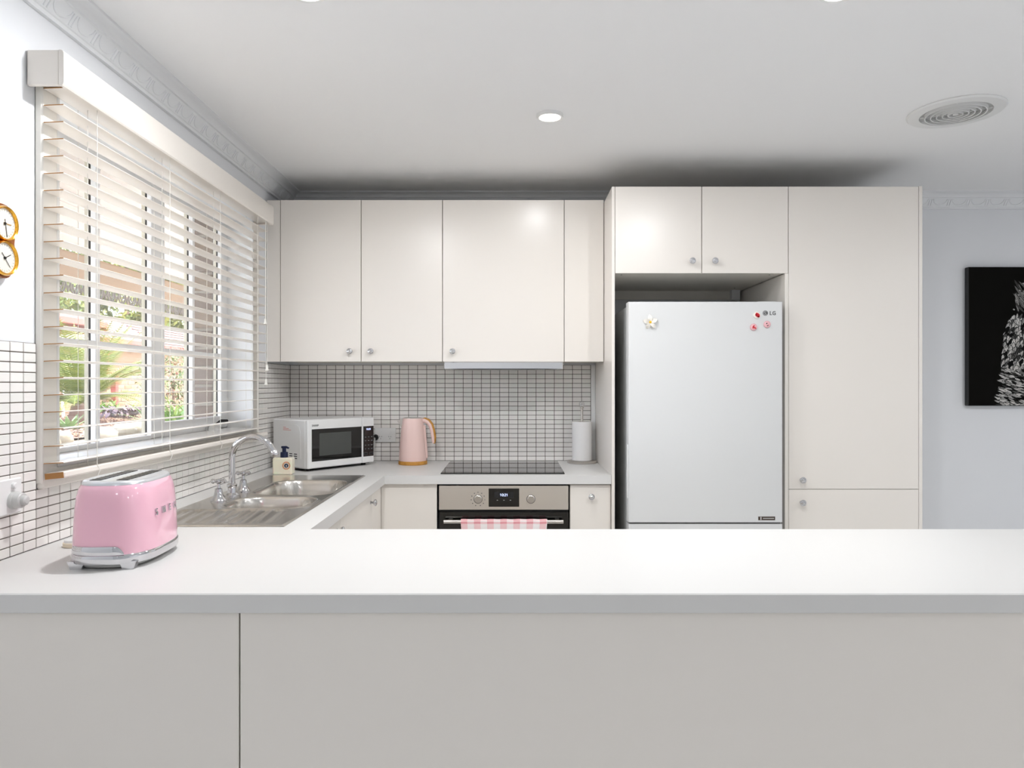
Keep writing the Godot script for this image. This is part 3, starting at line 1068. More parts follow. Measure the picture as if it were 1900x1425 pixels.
func door(parent: Node3D, called: String, x0: float, x1: float, y0: float, y1: float, z: float, knobs: Array) -> void:
	var d := slab(called, Vector3(x0, y0, z - 0.018), Vector3(x1, y1, z), M.cabinet, parent, 0.0012)
	var c := Vector3((x0 + x1) / 2, (y0 + y1) / 2, z - 0.009)
	for k in knobs:
		part("knob", knob_shape(), M.chrome, d, Vector3(k.x, k.y, z) - c)


func base_cabinets() -> void:
	var under := BENCH - 0.0395
	# peninsula, backs towards the viewer
	var spec := [["plain cream back panel of the short peninsula unit against the tiled wall", -1.2185, -0.5545], ["long plain cream back panel of the peninsula, right of the vertical joint", -0.5515, 1.87]]
	for s in spec:
		var c := thing("peninsula_cabinet", s[0], "cabinet")
		slab("back_panel", Vector3(s[1], 0.0, -1.4535), Vector3(s[2], under - 0.0005, -1.4715), M.cabinet, c, 0.0015)
		slab("carcass", Vector3(s[1] + 0.001, 0.1, -1.472), Vector3(s[2] - 0.001, under - 0.001, -1.92 if s[1] < -1.0 else -2.045), M.carcass, c)
		slab("plinth", Vector3(s[1] + 0.001, 0.0, -1.475), Vector3(s[2] - 0.001, 0.099, -1.90), M.carcass, c)
	# sink run, doors facing +x: built facing +z and turned
	var runs := [[2.522, 3.107, "base cabinet with one round knob under the back sink bowl", -0.246], [1.925, 2.519, "base cabinet with one round knob under the sink drainboard", -0.252]]
	for r in runs:
		var mid: float = (r[0] + r[1]) / 2
		var w: float = (r[1] - r[0]) / 2
		var c := thing("base_cabinet", r[2], "cabinet", Vector3(-0.605, 0, -mid), PI / 2)
		# local x runs to the back, local z out into the room
		door(c, "door", -w + 0.0015, w - 0.0015, 0.105, under - 0.004, 0.0, [Vector3(w - 0.045, EYE - 0.507, 0)])
		slab("side_panel", Vector3(-w, 0.1, -0.56), Vector3(-w + 0.016, under - 0.001, -0.0185), M.carcass, c)
		slab("side_panel", Vector3(w - 0.016, 0.1, -0.56), Vector3(w, under - 0.001, -0.0185), M.carcass, c)
		slab("bottom_panel", Vector3(-w, 0.084, -0.56), Vector3(w, 0.1, -0.0185), M.carcass, c)
		slab("plinth", Vector3(-w, 0.0, -0.075), Vector3(w, 0.083, -0.06), M.carcass, c)
	var f := thing("corner_filler", "cream corner panel where the sink run meets the oven run", "panel")
	slab("side_panel", Vector3(-0.623, 0.0, -3.109), Vector3(-0.605, under - 0.001, -3.328), M.cabinet, f, 0.001)
	slab("front_panel", Vector3(-0.604, 0.0, -3.328), Vector3(-0.347, under - 0.001, -3.312), M.cabinet, f, 0.001)
	var dc := thing("drawer_cabinet", "narrow cream drawer unit with a round knob beside the oven", "cabinet")
	door(dc, "drawer_front", 0.2685, 0.4555, 0.105, under - 0.006, -3.311, [Vector3(0.366, EYE - 0.519, 0)])
	slab("carcass", Vector3(0.2675, 0.1, -3.330), Vector3(0.4555, under - 0.001, -3.93), M.carcass, dc)
	slab("plinth", Vector3(0.2675, 0.0, -3.38), Vector3(0.4555, 0.099, -3.40), M.carcass, dc)


func upper_cabinets() -> void:
	var y0 := EYE + 0.111
	var y1 := EYE + 0.914
	var kx := {1: -0.803, 2: -0.699, 3: -0.2945}
	var edges := [-1.1513, -0.7497, -0.3454, 0.2597, 0.4565]
	var labels := ["cream upper cabinet nearest the window with its knob at the right", "cream upper cabinet second from the window with its knob at the left", "wide cream upper cabinet above the range hood", "narrow knobless cream upper cabinet beside the tall panel"]
	for i in 4:
		var c := thing("wall_cabinet", labels[i], "cabinet", Vector3.ZERO, 0.0, "upper cabinets over the tiles")
		var a: float = edges[i]
		var b: float = edges[i + 1]
		var knobs := [Vector3(kx[i + 1], EYE + 0.162, 0)] if kx.has(i + 1) else []
		door(c, "door", a + 0.0016, b - 0.0016, y0, y1, -3.561, knobs)
		slab("carcass", Vector3(a + 0.0005, y0 + (0.004 if i != 2 else 0.03), -3.581), Vector3(b - 0.0005, y1 - 0.002, -3.933), M.carcass, c)
	var f := solo("filler_panel", "slim cream filler strip between the window wall and upper cabinets", "panel", boxm(Vector3(0.066, y1 - y0, 0.018), 0.001), M.cabinet, Vector3(-1.1856, (y0 + y1) / 2, -3.574))
	var h := thing("range_hood", "slim stainless range hood tucked under the wide upper cabinet", "range hood")
	slab("front_lip", Vector3(-0.338, EYE + 0.072, -3.548), Vector3(0.2535, EYE + 0.1095, -3.566), M.aluminium, h, 0.004)
	slab("body", Vector3(-0.336, EYE + 0.078, -3.566), Vector3(0.2515, EYE + 0.138, -3.90), M.satin_steel, h)
	slab("filter", Vector3(-0.26, EYE + 0.074, -3.60), Vector3(0.17, EYE + 0.079, -3.86), M.plastic_grey, h)


func tall_cabinets() -> void:
	var top := EYE + 0.904
	solo("tall_panel", "tall cream end panel between the benchtop and the fridge", "panel", boxm(Vector3(0.0135, top, 0.651), 0.001), M.cabinet, Vector3(0.46425, top / 2, -3.6085))
	var c := thing("overhead_cabinet", "two-door cream cupboard above the fridge", "cabinet")
	var y0 := EYE + 0.507
	door(c, "door", 0.473, 0.8675, y0, top, -3.282, [Vector3(0.822, EYE + 0.5615, 0)])
	door(c, "door", 0.8707, 1.2645, y0, top, -3.282, [Vector3(0.925, EYE + 0.5615, 0)])
	slab("carcass", Vector3(0.472, y0 + 0.002, -3.302), Vector3(1.2495, top - 0.002, -3.933), M.carcass, c)
	slab("wall_rail", Vector3(0.472, EYE + 0.462, -3.918), Vector3(1.2, y0 + 0.002, -3.9395), M.carcass, c)
	slab("bracket", Vector3(1.19, EYE + 0.455, -3.88), Vector3(1.235, y0 + 0.002, -3.9395), M.plastic, c)
	var cap := lathem([Vector2(0.0, 0.0), Vector2(0.004, 0.0), Vector2(0.004, 0.001), Vector2(0.0, 0.001)], 10)
	for p in [[0.51, -3.34], [1.20, -3.34], [0.50, -3.80], [1.18, -3.80]]:
		part("screw_cap", cap, M.grey_mark, c, Vector3(p[0], y0 + 0.001, p[1]))
	var p := thing("pantry_cabinet", "tall cream pantry cabinet with two stacked doors beside the fridge", "cabinet")
	slab("side_panel", Vector3(1.250, 0, -3.283), Vector3(1.2662, y0 - 0.0005, -3.934), M.cabinet, p, 0.001)
	slab("side_panel", Vector3(1.863, 0, -3.281), Vector3(1.879, top + 0.002, -3.934), M.cabinet, p, 0.001)
	var split := EYE - 0.4825
	door(p, "door", 1.2675, 1.8615, split + 0.0012, top, -3.282, [Vector3(1.325, EYE - 0.438, 0)])
	door(p, "door", 1.2675, 1.8615, 0.1, split - 0.0012, -3.282, [Vector3(1.325, EYE - 0.5417, 0)])
	slab("carcass", Vector3(1.267, 0.1, -3.302), Vector3(1.8625, top - 0.002, -3.933), M.carcass, p)
	slab("plinth", Vector3(1.267, 0.0, -3.34), Vector3(1.8625, 0.099, -3.36), M.carcass, p)


# ---------------------------------------------------------------- appliances

func facing_right() -> Basis:
	return Basis(Vector3(0, 0, -1), Vector3(0, 1, 0), Vector3(1, 0, 0))


func oven_and_cooktop() -> void:
	var o := thing("built_in_oven", "stainless built-in oven with black glass door under the cooktop", "oven")
	var f := -3.300
	var x0 := -0.338
	var x1 := 0.2615
	slab("body", Vector3(x0 + 0.01, 0.15, -3.332), Vector3(x1 - 0.01, BENCH - 0.05, -3.90), M.black, o)
	slab("top_trim", Vector3(x0, EYE - 0.4685, -3.325), Vector3(x1, EYE - 0.4628, -3.33), M.black, o)
	slab("control_panel", Vector3(x0 + 0.002, EYE - 0.5795, f - 0.022), Vector3(x1 - 0.002, EYE - 0.4685, f), M.brushed_steel, o, 0.0015)
	var disp := slab("display", Vector3(-0.1075, EYE - 0.565, f), Vector3(0.033, EYE - 0.481, f + 0.0012), M.black_glass, o)
	part("screen", boxm(Vector3(0.09, 0.027, 0.0006)), M.dark_slot, disp, Vector3(0, 0.012, 0.0008))
	part("digits", lettering("10:21", 0.0115), M.display, disp, Vector3(0.0, 0.012, 0.0015))
	for k in [-0.03, 0.0, 0.03]:
		part("touch_mark", boxm(Vector3(0.006, 0.002, 0.0004)), M.pale_mark, disp, Vector3(k, -0.012, 0.0008))
	var kn := lathem([Vector2(0.0, 0.0), Vector2(0.0185, 0.0), Vector2(0.0185, 0.003), Vector2(0.0165, 0.004), Vector2(0.0155, 0.016), Vector2(0.0145, 0.017), Vector2(0.0, 0.0165)], 28, Transform3D(Basis(Vector3.RIGHT, PI / 2), Vector3.ZERO))
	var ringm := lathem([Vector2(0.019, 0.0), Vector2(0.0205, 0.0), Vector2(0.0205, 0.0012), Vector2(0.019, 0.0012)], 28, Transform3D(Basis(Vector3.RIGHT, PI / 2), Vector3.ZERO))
	for x in [-0.1565, 0.087]:
		var k := part("dial_knob", kn, M.satin_steel, o, Vector3(x, EYE - 0.530, f))
		part("collar", ringm, M.dark_slot, k)  # dark ring standing in for the shadow around the knob
	for i in 11:
		var a := -PI / 2 + 0.35 + (TAU - 0.7) * i / 10.0
		part("dial_mark", boxm(Vector3(0.0042, 0.0042, 0.0004)), M.grey_mark, o, Vector3(-0.1565 + cos(a) * 0.0315, EYE - 0.530 + sin(a) * 0.0315, f + 0.0002))
	slab("vent_gap", Vector3(x0 + 0.004, EYE - 0.590, f - 0.03), Vector3(x1 - 0.004, EYE - 0.580, f - 0.012), M.black, o)
	for i in 6:
		slab("vent_slot", Vector3(-0.23 + i * 0.07, EYE - 0.5885, f - 0.012), Vector3(-0.165 + i * 0.07, EYE - 0.5825, f - 0.010), M.dark_slot, o)
	var dr := slab("door", Vector3(x0 + 0.003, 0.16, f - 0.028), Vector3(x1 - 0.003, EYE - 0.5905, f - 0.002), M.black_glass, o, 0.0015)
	part("window", boxm(Vector3(0.46, 0.26, 0.0006)), M.grey_glass, dr, Vector3(0, 0.02, 0.0132))
	var st := mb()
	tube(st, [Vector3(-0.272, 0, 0), Vector3(0.272, 0, 0)], 0.0085, 14)
	var hd := part("handle", done(st), M.satin_steel, dr, Vector3(0.0, EYE - 0.627 - (0.16 + EYE - 0.5905) / 2, 0.013 + 0.042))
	for x in [-0.245, 0.245]:
		part("handle_bracket", boxm(Vector3(0.02, 0.012, 0.036), 0.002), M.satin_steel, hd, Vector3(x, 0.0, -0.022))

	# gingham towel over the handle
	var img := Image.create(256, 256, false, Image.FORMAT_RGB8)
	for y in 256:
		for x in 256:
			var a := 1 if (x / 16) % 2 == 0 else 0
			var b := 1 if (y / 16) % 2 == 0 else 0
			var c: Color = [Color(0.955, 0.93, 0.925), Color(0.945, 0.80, 0.805), Color(0.90, 0.62, 0.645)][a + b]
			var v := 1.0 + (((x * 7 + y * 13) % 5) - 2) * 0.006
			img.set_pixel(x, y, Color(c.r * v, c.g * v, c.b * v))
	var tm := mat("gingham", Color.WHITE, 0.95)
	tm.albedo_texture = ImageTexture.create_from_image(img)
	var tw := thing("tea_towel", "pink and white gingham towel draped over the oven handle", "towel", Vector3(-0.0365, EYE - 0.627, f - 0.002 + 0.042))
	st = mb()
	sm(st)
	var prof := []
	for i in 10: prof.append(Vector2(-0.25 + 0.026 * i, -0.013))
	for i in 9:
		var a := PI - PI * i / 8.0
		prof.append(Vector2(0.013 * sin(a), 0.0135 * cos(a)))
	for i in 12: prof.append(Vector2(-0.025 * (i + 1), 0.0135))
	var nx := 40
	for i in prof.size() - 1:
		for k in nx:
			var q := []
			for c in [[i, k], [i, k + 1], [i + 1, k + 1], [i + 1, k]]:
				var pr: Vector2 = prof[c[0]]
				var u: float = float(c[1]) / nx
				var wob := 0.0018 * sin(u * 23.0) + 0.001 * sin(u * 61.0)
				var hang := clampf(-pr.x * 14.0, 0.0, 1.0)
				q.append([Vector3((u - 0.5) * (0.392 - 0.012 * hang), pr.x + 0.0006 * sin(u * 40.0), pr.y + signf(pr.y) * absf(wob) * hang), Vector2(u * 0.82, c[0] * 0.026 / 0.4)])
			for t in [[0, 1, 2], [0, 2, 3]]:
				for j in t:
					st.set_uv(q[j][1])
					st.add_vertex(q[j][0])
	part("cloth", done(st), tm, tw)

	var ck := thing("induction_cooktop", "black glass induction cooktop set on the white bench", "cooktop")
	slab("glass_plate", Vector3(-0.334, BENCH, -3.345), Vector3(0.2465, BENCH + 0.0055, -3.872), M.black_glass, ck, 0.0018)


func fridge() -> void:
	var f := thing("fridge", "white bottom-freezer fridge standing in the cabinet recess", "fridge")
	var x0 := 0.524
	var x1 := 1.2197
	var zf := -3.225
	var top := EYE + 0.370
	var split := EYE - 0.6265
	slab("body", Vector3(x0 + 0.004, 0.03, zf - 0.075), Vector3(x1 - 0.004, top - 0.012, -3.89), M.fridge_side, f, 0.004)
	slab("hinge_cover", Vector3(x1 - 0.11, top - 0.012, zf - 0.02), Vector3(x1 - 0.02, top + 0.004, zf - 0.14), M.fridge_side, f, 0.004)
	var st := mb()
	var plan := PackedVector2Array([Vector2(x0, -zf + 0.068), Vector2(x0, -zf + 0.010), Vector2(x0 + 0.003, -zf + 0.003), Vector2(x0 + 0.010, -zf), Vector2(x1 - 0.010, -zf), Vector2(x1 - 0.003, -zf + 0.003), Vector2(x1, -zf + 0.010), Vector2(x1, -zf + 0.068)])
	var lay := Basis(Vector3(1, 0, 0), Vector3(0, 0, -1), Vector3(0, 1, 0))
	prism(st, plan, top - split - 0.004, Transform3D(lay, Vector3(0, (top + split + 0.004) / 2, 0)))
	var dr := part("door", done(st), M.fridge, f)
	st = mb()
	prism(st, plan, split - 0.004 - 0.06, Transform3D(lay, Vector3(0, (split - 0.004 + 0.06) / 2, 0)))
	part("freezer_door", done(st), M.fridge, f)
	slab("gasket", Vector3(x0 + 0.008, split - 0.008, zf - 0.07), Vector3(x1 - 0.008, split + 0.008, zf - 0.014), M.grey_mark, f)
	slab("grip", Vector3(x0 - 0.004, EYE - 0.516, zf - 0.040), Vector3(x0 + 0.001, EYE - 0.273, zf - 0.010), M.plastic, dr, 0.0015)
	for p in [[x0 + 0.06, -3.36], [x1 - 0.06, -3.36], [x0 + 0.06, -3.84], [x1 - 0.06, -3.84]]:
		part("foot", lathem([Vector2(0, 0), Vector2(0.02, 0), Vector2(0.02, 0.03), Vector2(0, 0.03)], 12), M.black, f, Vector3(p[0], 0, p[1]))
	# emblem and lettering
	var em := part("emblem", prismm(disc(0.0118, 28), 0.0006), M.grey_mark, dr, Vector3(1.1397, EYE + 0.3189, zf + 0.0003))
	st = mb()
	var arc := []
	for i in 19:
		var a := 0.9 + (TAU - 1.5) * i / 18.0
		arc.append(Vector3(cos(a) * 0.0088, sin(a) * 0.0088, 0.0004))
	tube(st, arc, 0.0007, 5)
	box(st, Vector3(-0.0006, 0.0005, 0.0004), Vector3(0.0011, 0.0085, 0.0008))
	box(st, Vector3(0.0012, -0.0034, 0.0004), Vector3(0.0036, 0.0011, 0.0008))
	box(st, Vector3(-0.0042, 0.0038, 0.0004), Vector3(0.0018, 0.0018, 0.0008))
	part("emblem_lines", done(st), M.fridge, em)
	part("lettering", lettering("LG", 0.0185, 0.0006, true), M.grey_mark, dr, Vector3(1.1725, EYE + 0.3185, zf + 0.0004))
	var bd := part("badge", boxm(Vector3(0.076, 0.0165, 0.0008), 0.0002), M.badge, dr, Vector3(1.1457, EYE - 0.6045, zf + 0.0004))
	part("badge_mark", boxm(Vector3(0.004, 0.0125, 0.0003)), M.plastic, bd, Vector3(-0.026, 0, 0.0005))
	part("badge_line", boxm(Vector3(0.050, 0.0035, 0.0003)), M.pale_mark, bd, Vector3(0.008, 0, 0.0005))

	# magnets
	var fl := thing("flower_magnet", "white frangipani flower magnet with yellow centre on the fridge door", "magnet", Vector3(0.6208, EYE + 0.2776, zf))
	st = mb()
	sm(st)
	var n := 10
	for i in n:
		for k in 4:
			var q := []
			for c in [[i, k], [i, k + 1], [i + 1, k + 1], [i + 1, k]]:
				var t: float = float(c[0]) / n
				var s: float = (c[1] - 2) / 2.0
				var w := 0.0098 * pow(sin(PI * clampf(0.06 + t * 0.92, 0, 1)), 0.7)
				q.append(Vector3(s * w, t * 0.034, 0.006 + 0.006 * sin(PI * t) + 0.003 * s))
			face(st, q, Vector3(0, 0, 1))
	var pm := done(st)
	for i in 5:
		part("petal", pm, M.petal, fl, Vector3.ZERO, Basis(Vector3(0, 0, 1), TAU * i / 5.0 + 0.1))
	part("centre", lathem([Vector2(0, 0), Vector2(0.0085, 0), Vector2(0.0085, 0.008), Vector2(0.004, 0.011), Vector2(0, 0.0112)], 14, Transform3D(Basis(Vector3.RIGHT, PI / 2), Vector3.ZERO)), M.yellow, fl)
	var dome := lathem([Vector2(0.0, 0.0), Vector2(0.0155, 0.0), Vector2(0.0160, 0.003), Vector2(0.0145, 0.007), Vector2(0.010, 0.0095), Vector2(0.005, 0.0105), Vector2(0.0, 0.0107)], 20, Transform3D(Basis(Vector3.RIGHT, PI / 2), Vector3.ZERO))
	var mags := [[1.1009, 0.309, "round magnet with a bold red print, left of the fridge lettering", 1], [1.0863, 0.2558, "round pink magnet with red flecks, lowest on the fridge door", 2], [1.147, 0.268, "round pale pink magnet with dark marks below the fridge lettering", 3]]
	for m in mags:
		var g := thing("round_magnet", m[2], "magnet", Vector3(m[0], EYE + m[1], zf), 0.0, "round magnets on the fridge")
		part("dome", dome, M.rose if m[3] > 1 else M.petal, g)
		var marks: Array = [[[0.0015, 0.004, 0.0105, 0.0045, -0.6], [-0.001, -0.004, 0.0105, 0.0045, -0.6], [0.006, -0.006, 0.005, 0.004, 0.3], [-0.006, 0.003, 0.004, 0.004, 0.0]], [[-0.003, 0.003, 0.006, 0.003, 0.8], [0.003, -0.004, 0.007, 0.003, -0.5], [-0.005, -0.004, 0.003, 0.003, 0.0]], [[-0.005, 0.004, 0.0035, 0.0025, 0.2], [0.0, -0.006, 0.004, 0.002, 0.5]]][m[3] - 1]
		for k in marks:
			part("print", prismm(disc(k[3], 14, k[2] / k[3]), 0.002), M.red_glass if m[3] < 3 else M.badge, g, Vector3(k[0], k[1], 0.0104), Basis(Vector3(0, 0, 1), k[4]))


func sd_round(x: float, z: float, cx: float, cz: float, hx: float, hz: float, r: float) -> float:
	var q := Vector2(absf(x - cx) - hx + r, absf(z - cz) - hz + r)
	return Vector2(maxf(q.x, 0), maxf(q.y, 0)).length() + minf(maxf(q.x, q.y), 0) - r


func sink_y(x: float, d: float) -> float:
	var y := BENCH + 0.0045
	var edge := minf(minf(x + 1.119, -0.671 - x), minf(d - 2.11, 3.286 - d))
	if edge < 0.010:
		y = BENCH + 0.0005 + 0.0045 * sin(clampf(edge / 0.010, 0, 1) * PI / 2)
	for b in [[-0.845, 2.893, 0.155, 0.205, 0.10], [-0.845, 2.520, 0.145, 0.118, 0.085]]:
		var s := sd_round(x, d, b[0], b[1], b[2], b[3], b[4])
		if s < 0.0:
			var t := clampf(-s / 0.060, 0.0, 1.0)
			return y - 0.165 * (1.0 - pow(1.0 - t, 2.6)) * smoothstep(0.0, 0.012, -s)
		if s < 0.016:
			y += 0.0022 * sin(PI * s / 0.016)
	if d > 2.145 and d < 2.388:
		var u := x + (d - 2.26) * 0.10
		var win := smoothstep(2.145, 2.165, d) * (1.0 - smoothstep(2.368, 2.388, d)) * smoothstep(-1.09, -1.07, u) * (1.0 - smoothstep(-0.74, -0.72, u))
		y -= win * (0.002 + 0.0035 * (0.5 - 0.5 * cos((u + 1.09) / 0.044 * TAU)))
	return y


func sink_and_tap() -> void:
	var s := thing("kitchen_sink", "stainless double-bowl sink with ribbed drainboard set in the white bench", "sink")
	for seg in [["drainboard", 2.11, 2.392, 80], ["basin", 2.392, 2.664, 80], ["basin", 2.664, 3.286, 120]]:
		var st := mb()
		sm(st)
		var nx := 120
		var nz: int = seg[3]
		var grid := []
		for i in nx + 1:
			var row := []
			for k in nz + 1:
				var x := lerpf(-1.119, -0.671, float(i) / nx)
				var d := lerpf(seg[1], seg[2], float(k) / nz)
				row.append(Vector3(x, sink_y(x, d), -d))
			grid.append(row)
		for i in nx:
			for k in nz:
				quad(st, grid[i][k], grid[i + 1][k], grid[i + 1][k + 1], grid[i][k + 1])
		part(seg[0], done(st), M.sink_steel, s)
	for d in [2.893, 2.52]:
		part("drain", lathem([Vector2(0.0, 0.0), Vector2(0.042, 0.0), Vector2(0.042, 0.003), Vector2(0.030, 0.001), Vector2(0.0, 0.001)], 20), M.chrome, s, Vector3(-0.845, sink_y(-0.845, d) + 0.0005, -d))

	var t := thing("kitchen_tap", "chrome gooseneck tap with two cross handles behind the sink", "tap", Vector3(-1.045, BENCH + 0.0045, -2.675))
	part("spout_base", lathem([Vector2(0.0, 0.0), Vector2(0.026, 0.0), Vector2(0.026, 0.004), Vector2(0.021, 0.008), Vector2(0.017, 0.012), Vector2(0.0155, 0.030), Vector2(0.018, 0.034), Vector2(0.018, 0.042), Vector2(0.0135, 0.046), Vector2(0.0, 0.048)], 28), M.chrome, t)
	var st := mb()
	var pts := [Vector3(0, 0.04, 0), Vector3(0, 0.10, 0)]
	for i in 15:
		var a := PI - (PI * 0.86) * i / 14.0
		pts.append(Vector3(0.080 + cos(a) * 0.080, 0.140 + sin(a) * 0.080, 0))
	var last: Vector3 = pts[-1]
	var dir: Vector3 = (pts[-1] - pts[-2]).normalized()
	pts.append(last + dir * 0.012)
	var turn := Basis(Vector3.UP, -0.05)
	tube(st, pts.map(func(p): return turn * p), 0.0115, 16)
	var sp := part("spout", done(st), M.chrome, t)
	st = mb()
	var e: Vector3 = last + dir * 0.012
	tube(st, [turn * (e - dir * 0.004), turn * (e + dir * 0.002), turn * (e + dir * 0.014), turn * (e + dir * 0.018)], [0.0125, 0.0150, 0.0150, 0.0115], 16)
	part("nozzle", done(st), M.chrome, sp)
	for z in [0.122, -0.112]:
		var h := part("tap_handle", lathem([Vector2(0.0, 0.0), Vector2(0.024, 0.0), Vector2(0.024, 0.003), Vector2(0.019, 0.010), Vector2(0.0135, 0.022), Vector2(0.0115, 0.034), Vector2(0.0110, 0.040), Vector2(0.0060, 0.043), Vector2(0.0045, 0.056), Vector2(0.0085, 0.060), Vector2(0.0095, 0.066), Vector2(0.0075, 0.072), Vector2(0.0, 0.074)], 24), M.chrome, t, Vector3(0, 0, z))
		st = mb()
		for k in 4:
			var a := PI / 2 * k + 0.35
			var o := Vector3(cos(a), 0, sin(a))
			tube(st, [Vector3(0, 0.066, 0) + o * 0.004, Vector3(0, 0.066, 0) + o * 0.018, Vector3(0, 0.066, 0) + o * 0.025, Vector3(0, 0.066, 0) + o * 0.029], [0.0042, 0.0042, 0.0062, 0.0035], 10)
		part("cross", done(st), M.chrome, h)
		h.scale = Vector3(1.14, 1.08, 1.14)


func microwave() -> void:
	var m := thing("microwave", "white microwave with black glass door angled in the bench corner", "microwave", Vector3(-0.962, BENCH, -3.675), deg_to_rad(51.8))
	var w := 0.41
	var d := 0.29
	var y0 := 0.012
	var y1 := 0.248
	slab("casing", Vector3(-w / 2, y0, -d / 2), Vector3(w / 2, y1, d / 2 - 0.022), M.plastic, m, 0.006)
	var dr := slab("door", Vector3(-w / 2 - 0.001, y0 + 0.002, d / 2 - 0.020), Vector3(0.127, y1 - 0.001, d / 2), M.plastic, m, 0.004)
	var c := Vector3((-w / 2 - 0.001 + 0.127) / 2, (y0 + y1 + 0.001) / 2, d / 2 - 0.010)
	var win := part("window", boxm(Vector3(0.305, 0.156, 0.002), 0.0008), M.black_glass, dr, Vector3(-0.031, 0.125, d / 2 + 0.0004) - c)
	part("inner_screen", boxm(Vector3(0.195, 0.110, 0.0004)), M.grey_glass, win, Vector3(-0.012, 0.002, 0.0011))
	part("lettering", lettering("SHARP", 0.0095, 0.0004, true), M.black, dr, Vector3(-0.163, 0.2205, d / 2 + 0.0003) - c)
	var cp := slab("control_section", Vector3(0.1285, y0 + 0.002, d / 2 - 0.020), Vector3(w / 2 + 0.001, y1 - 0.001, d / 2), M.plastic, m, 0.004)
	var cc := Vector3((0.1285 + w / 2 + 0.001) / 2, (y0 + y1 + 0.001) / 2, d / 2 - 0.010)
	var panel := part("control_panel", boxm(Vector3(0.068, 0.156, 0.002), 0.0008), M.black_glass, cp, Vector3(cc.x, 0.125, d / 2 + 0.0004) - cc)
	part("digits", lettering("10:20", 0.009, 0.0004), M.display, panel, Vector3(-0.001, 0.062, 0.0013))
	for r in 4:
		for k in 3:
			part("button", boxm(Vector3(0.016, 0.011, 0.0005), 0.0001), M.dark_slot, panel, Vector3(-0.021 + 0.021 * k, 0.022 - 0.019 * r + (-0.004 if r > 1 else 0.0), 0.0012))
			part("button_mark", boxm(Vector3(0.009, 0.0015, 0.0003), 0.0), M.pale_mark, panel, Vector3(-0.021 + 0.021 * k, 0.022 - 0.019 * r + (-0.004 if r > 1 else 0.0), 0.0015))
	for x in [-0.019, 0.019]:
		part("button", boxm(Vector3(0.025, 0.013, 0.0005), 0.0001), M.grey_mark, panel, Vector3(x, -0.064, 0.0012))
		part("button_mark", boxm(Vector3(0.022, 0.010, 0.0003), 0.0), M.black, panel, Vector3(x, -0.064, 0.0015))
	# side: pressed outline, vents and red notice
	for col in 3:
		for r in [2, 4, 3][col]:
			part("vent_slot", boxm(Vector3(0.001, 0.0045, 0.024), 0.0), M.dark_slot, m, Vector3(-w / 2 - 0.0002, 0.080 - 0.0105 * r, -0.030 + 0.038 * col))
	for k in 3:
		part("notice_line", boxm(Vector3(0.0006, 0.0018, [0.022, 0.045, 0.064][k])), M.red_print, m, Vector3(-w / 2 - 0.0002, 0.208 - 0.0065 * k, -0.055 + [0.011, 0.0225, 0.032][k]))
	var st := mb()
	tube(st, [Vector3(-w / 2, 0.222, -0.08), Vector3(-w / 2, 0.222, 0.055), Vector3(-w / 2, 0.214, 0.074), Vector3(-w / 2, 0.190, 0.084), Vector3(-w / 2, 0.06, 0.088)], 0.0015, 6)
	part("pressed_rib", done(st), M.plastic, m)
	for p in [[-0.17, 0.10], [0.17, 0.10], [-0.17, -0.11], [0.17, -0.11]]:
		part("foot", lathem([Vector2(0, 0), Vector2(0.012, 0), Vector2(0.014, 0.0125), Vector2(0, 0.0125)], 12), M.black, m, Vector3(p[0], 0, p[1]))
	slab("base_plate", Vector3(-w / 2 + 0.006, y0 - 0.004, -d / 2 + 0.006), Vector3(w / 2 - 0.006, y0, d / 2 - 0.03), M.dark_slot, m)


func oval(a: float, b: float, y: float, n := 72, e := 2.9) -> Array:
	var r := []
	for k in n:
		var t := TAU * k / n
		var c := cos(t)
		var s := sin(t)
		r.append(Vector3(a * signf(c) * pow(absf(c), 2.0 / e), y, b * signf(s) * pow(absf(s), 2.0 / e)))
	return r


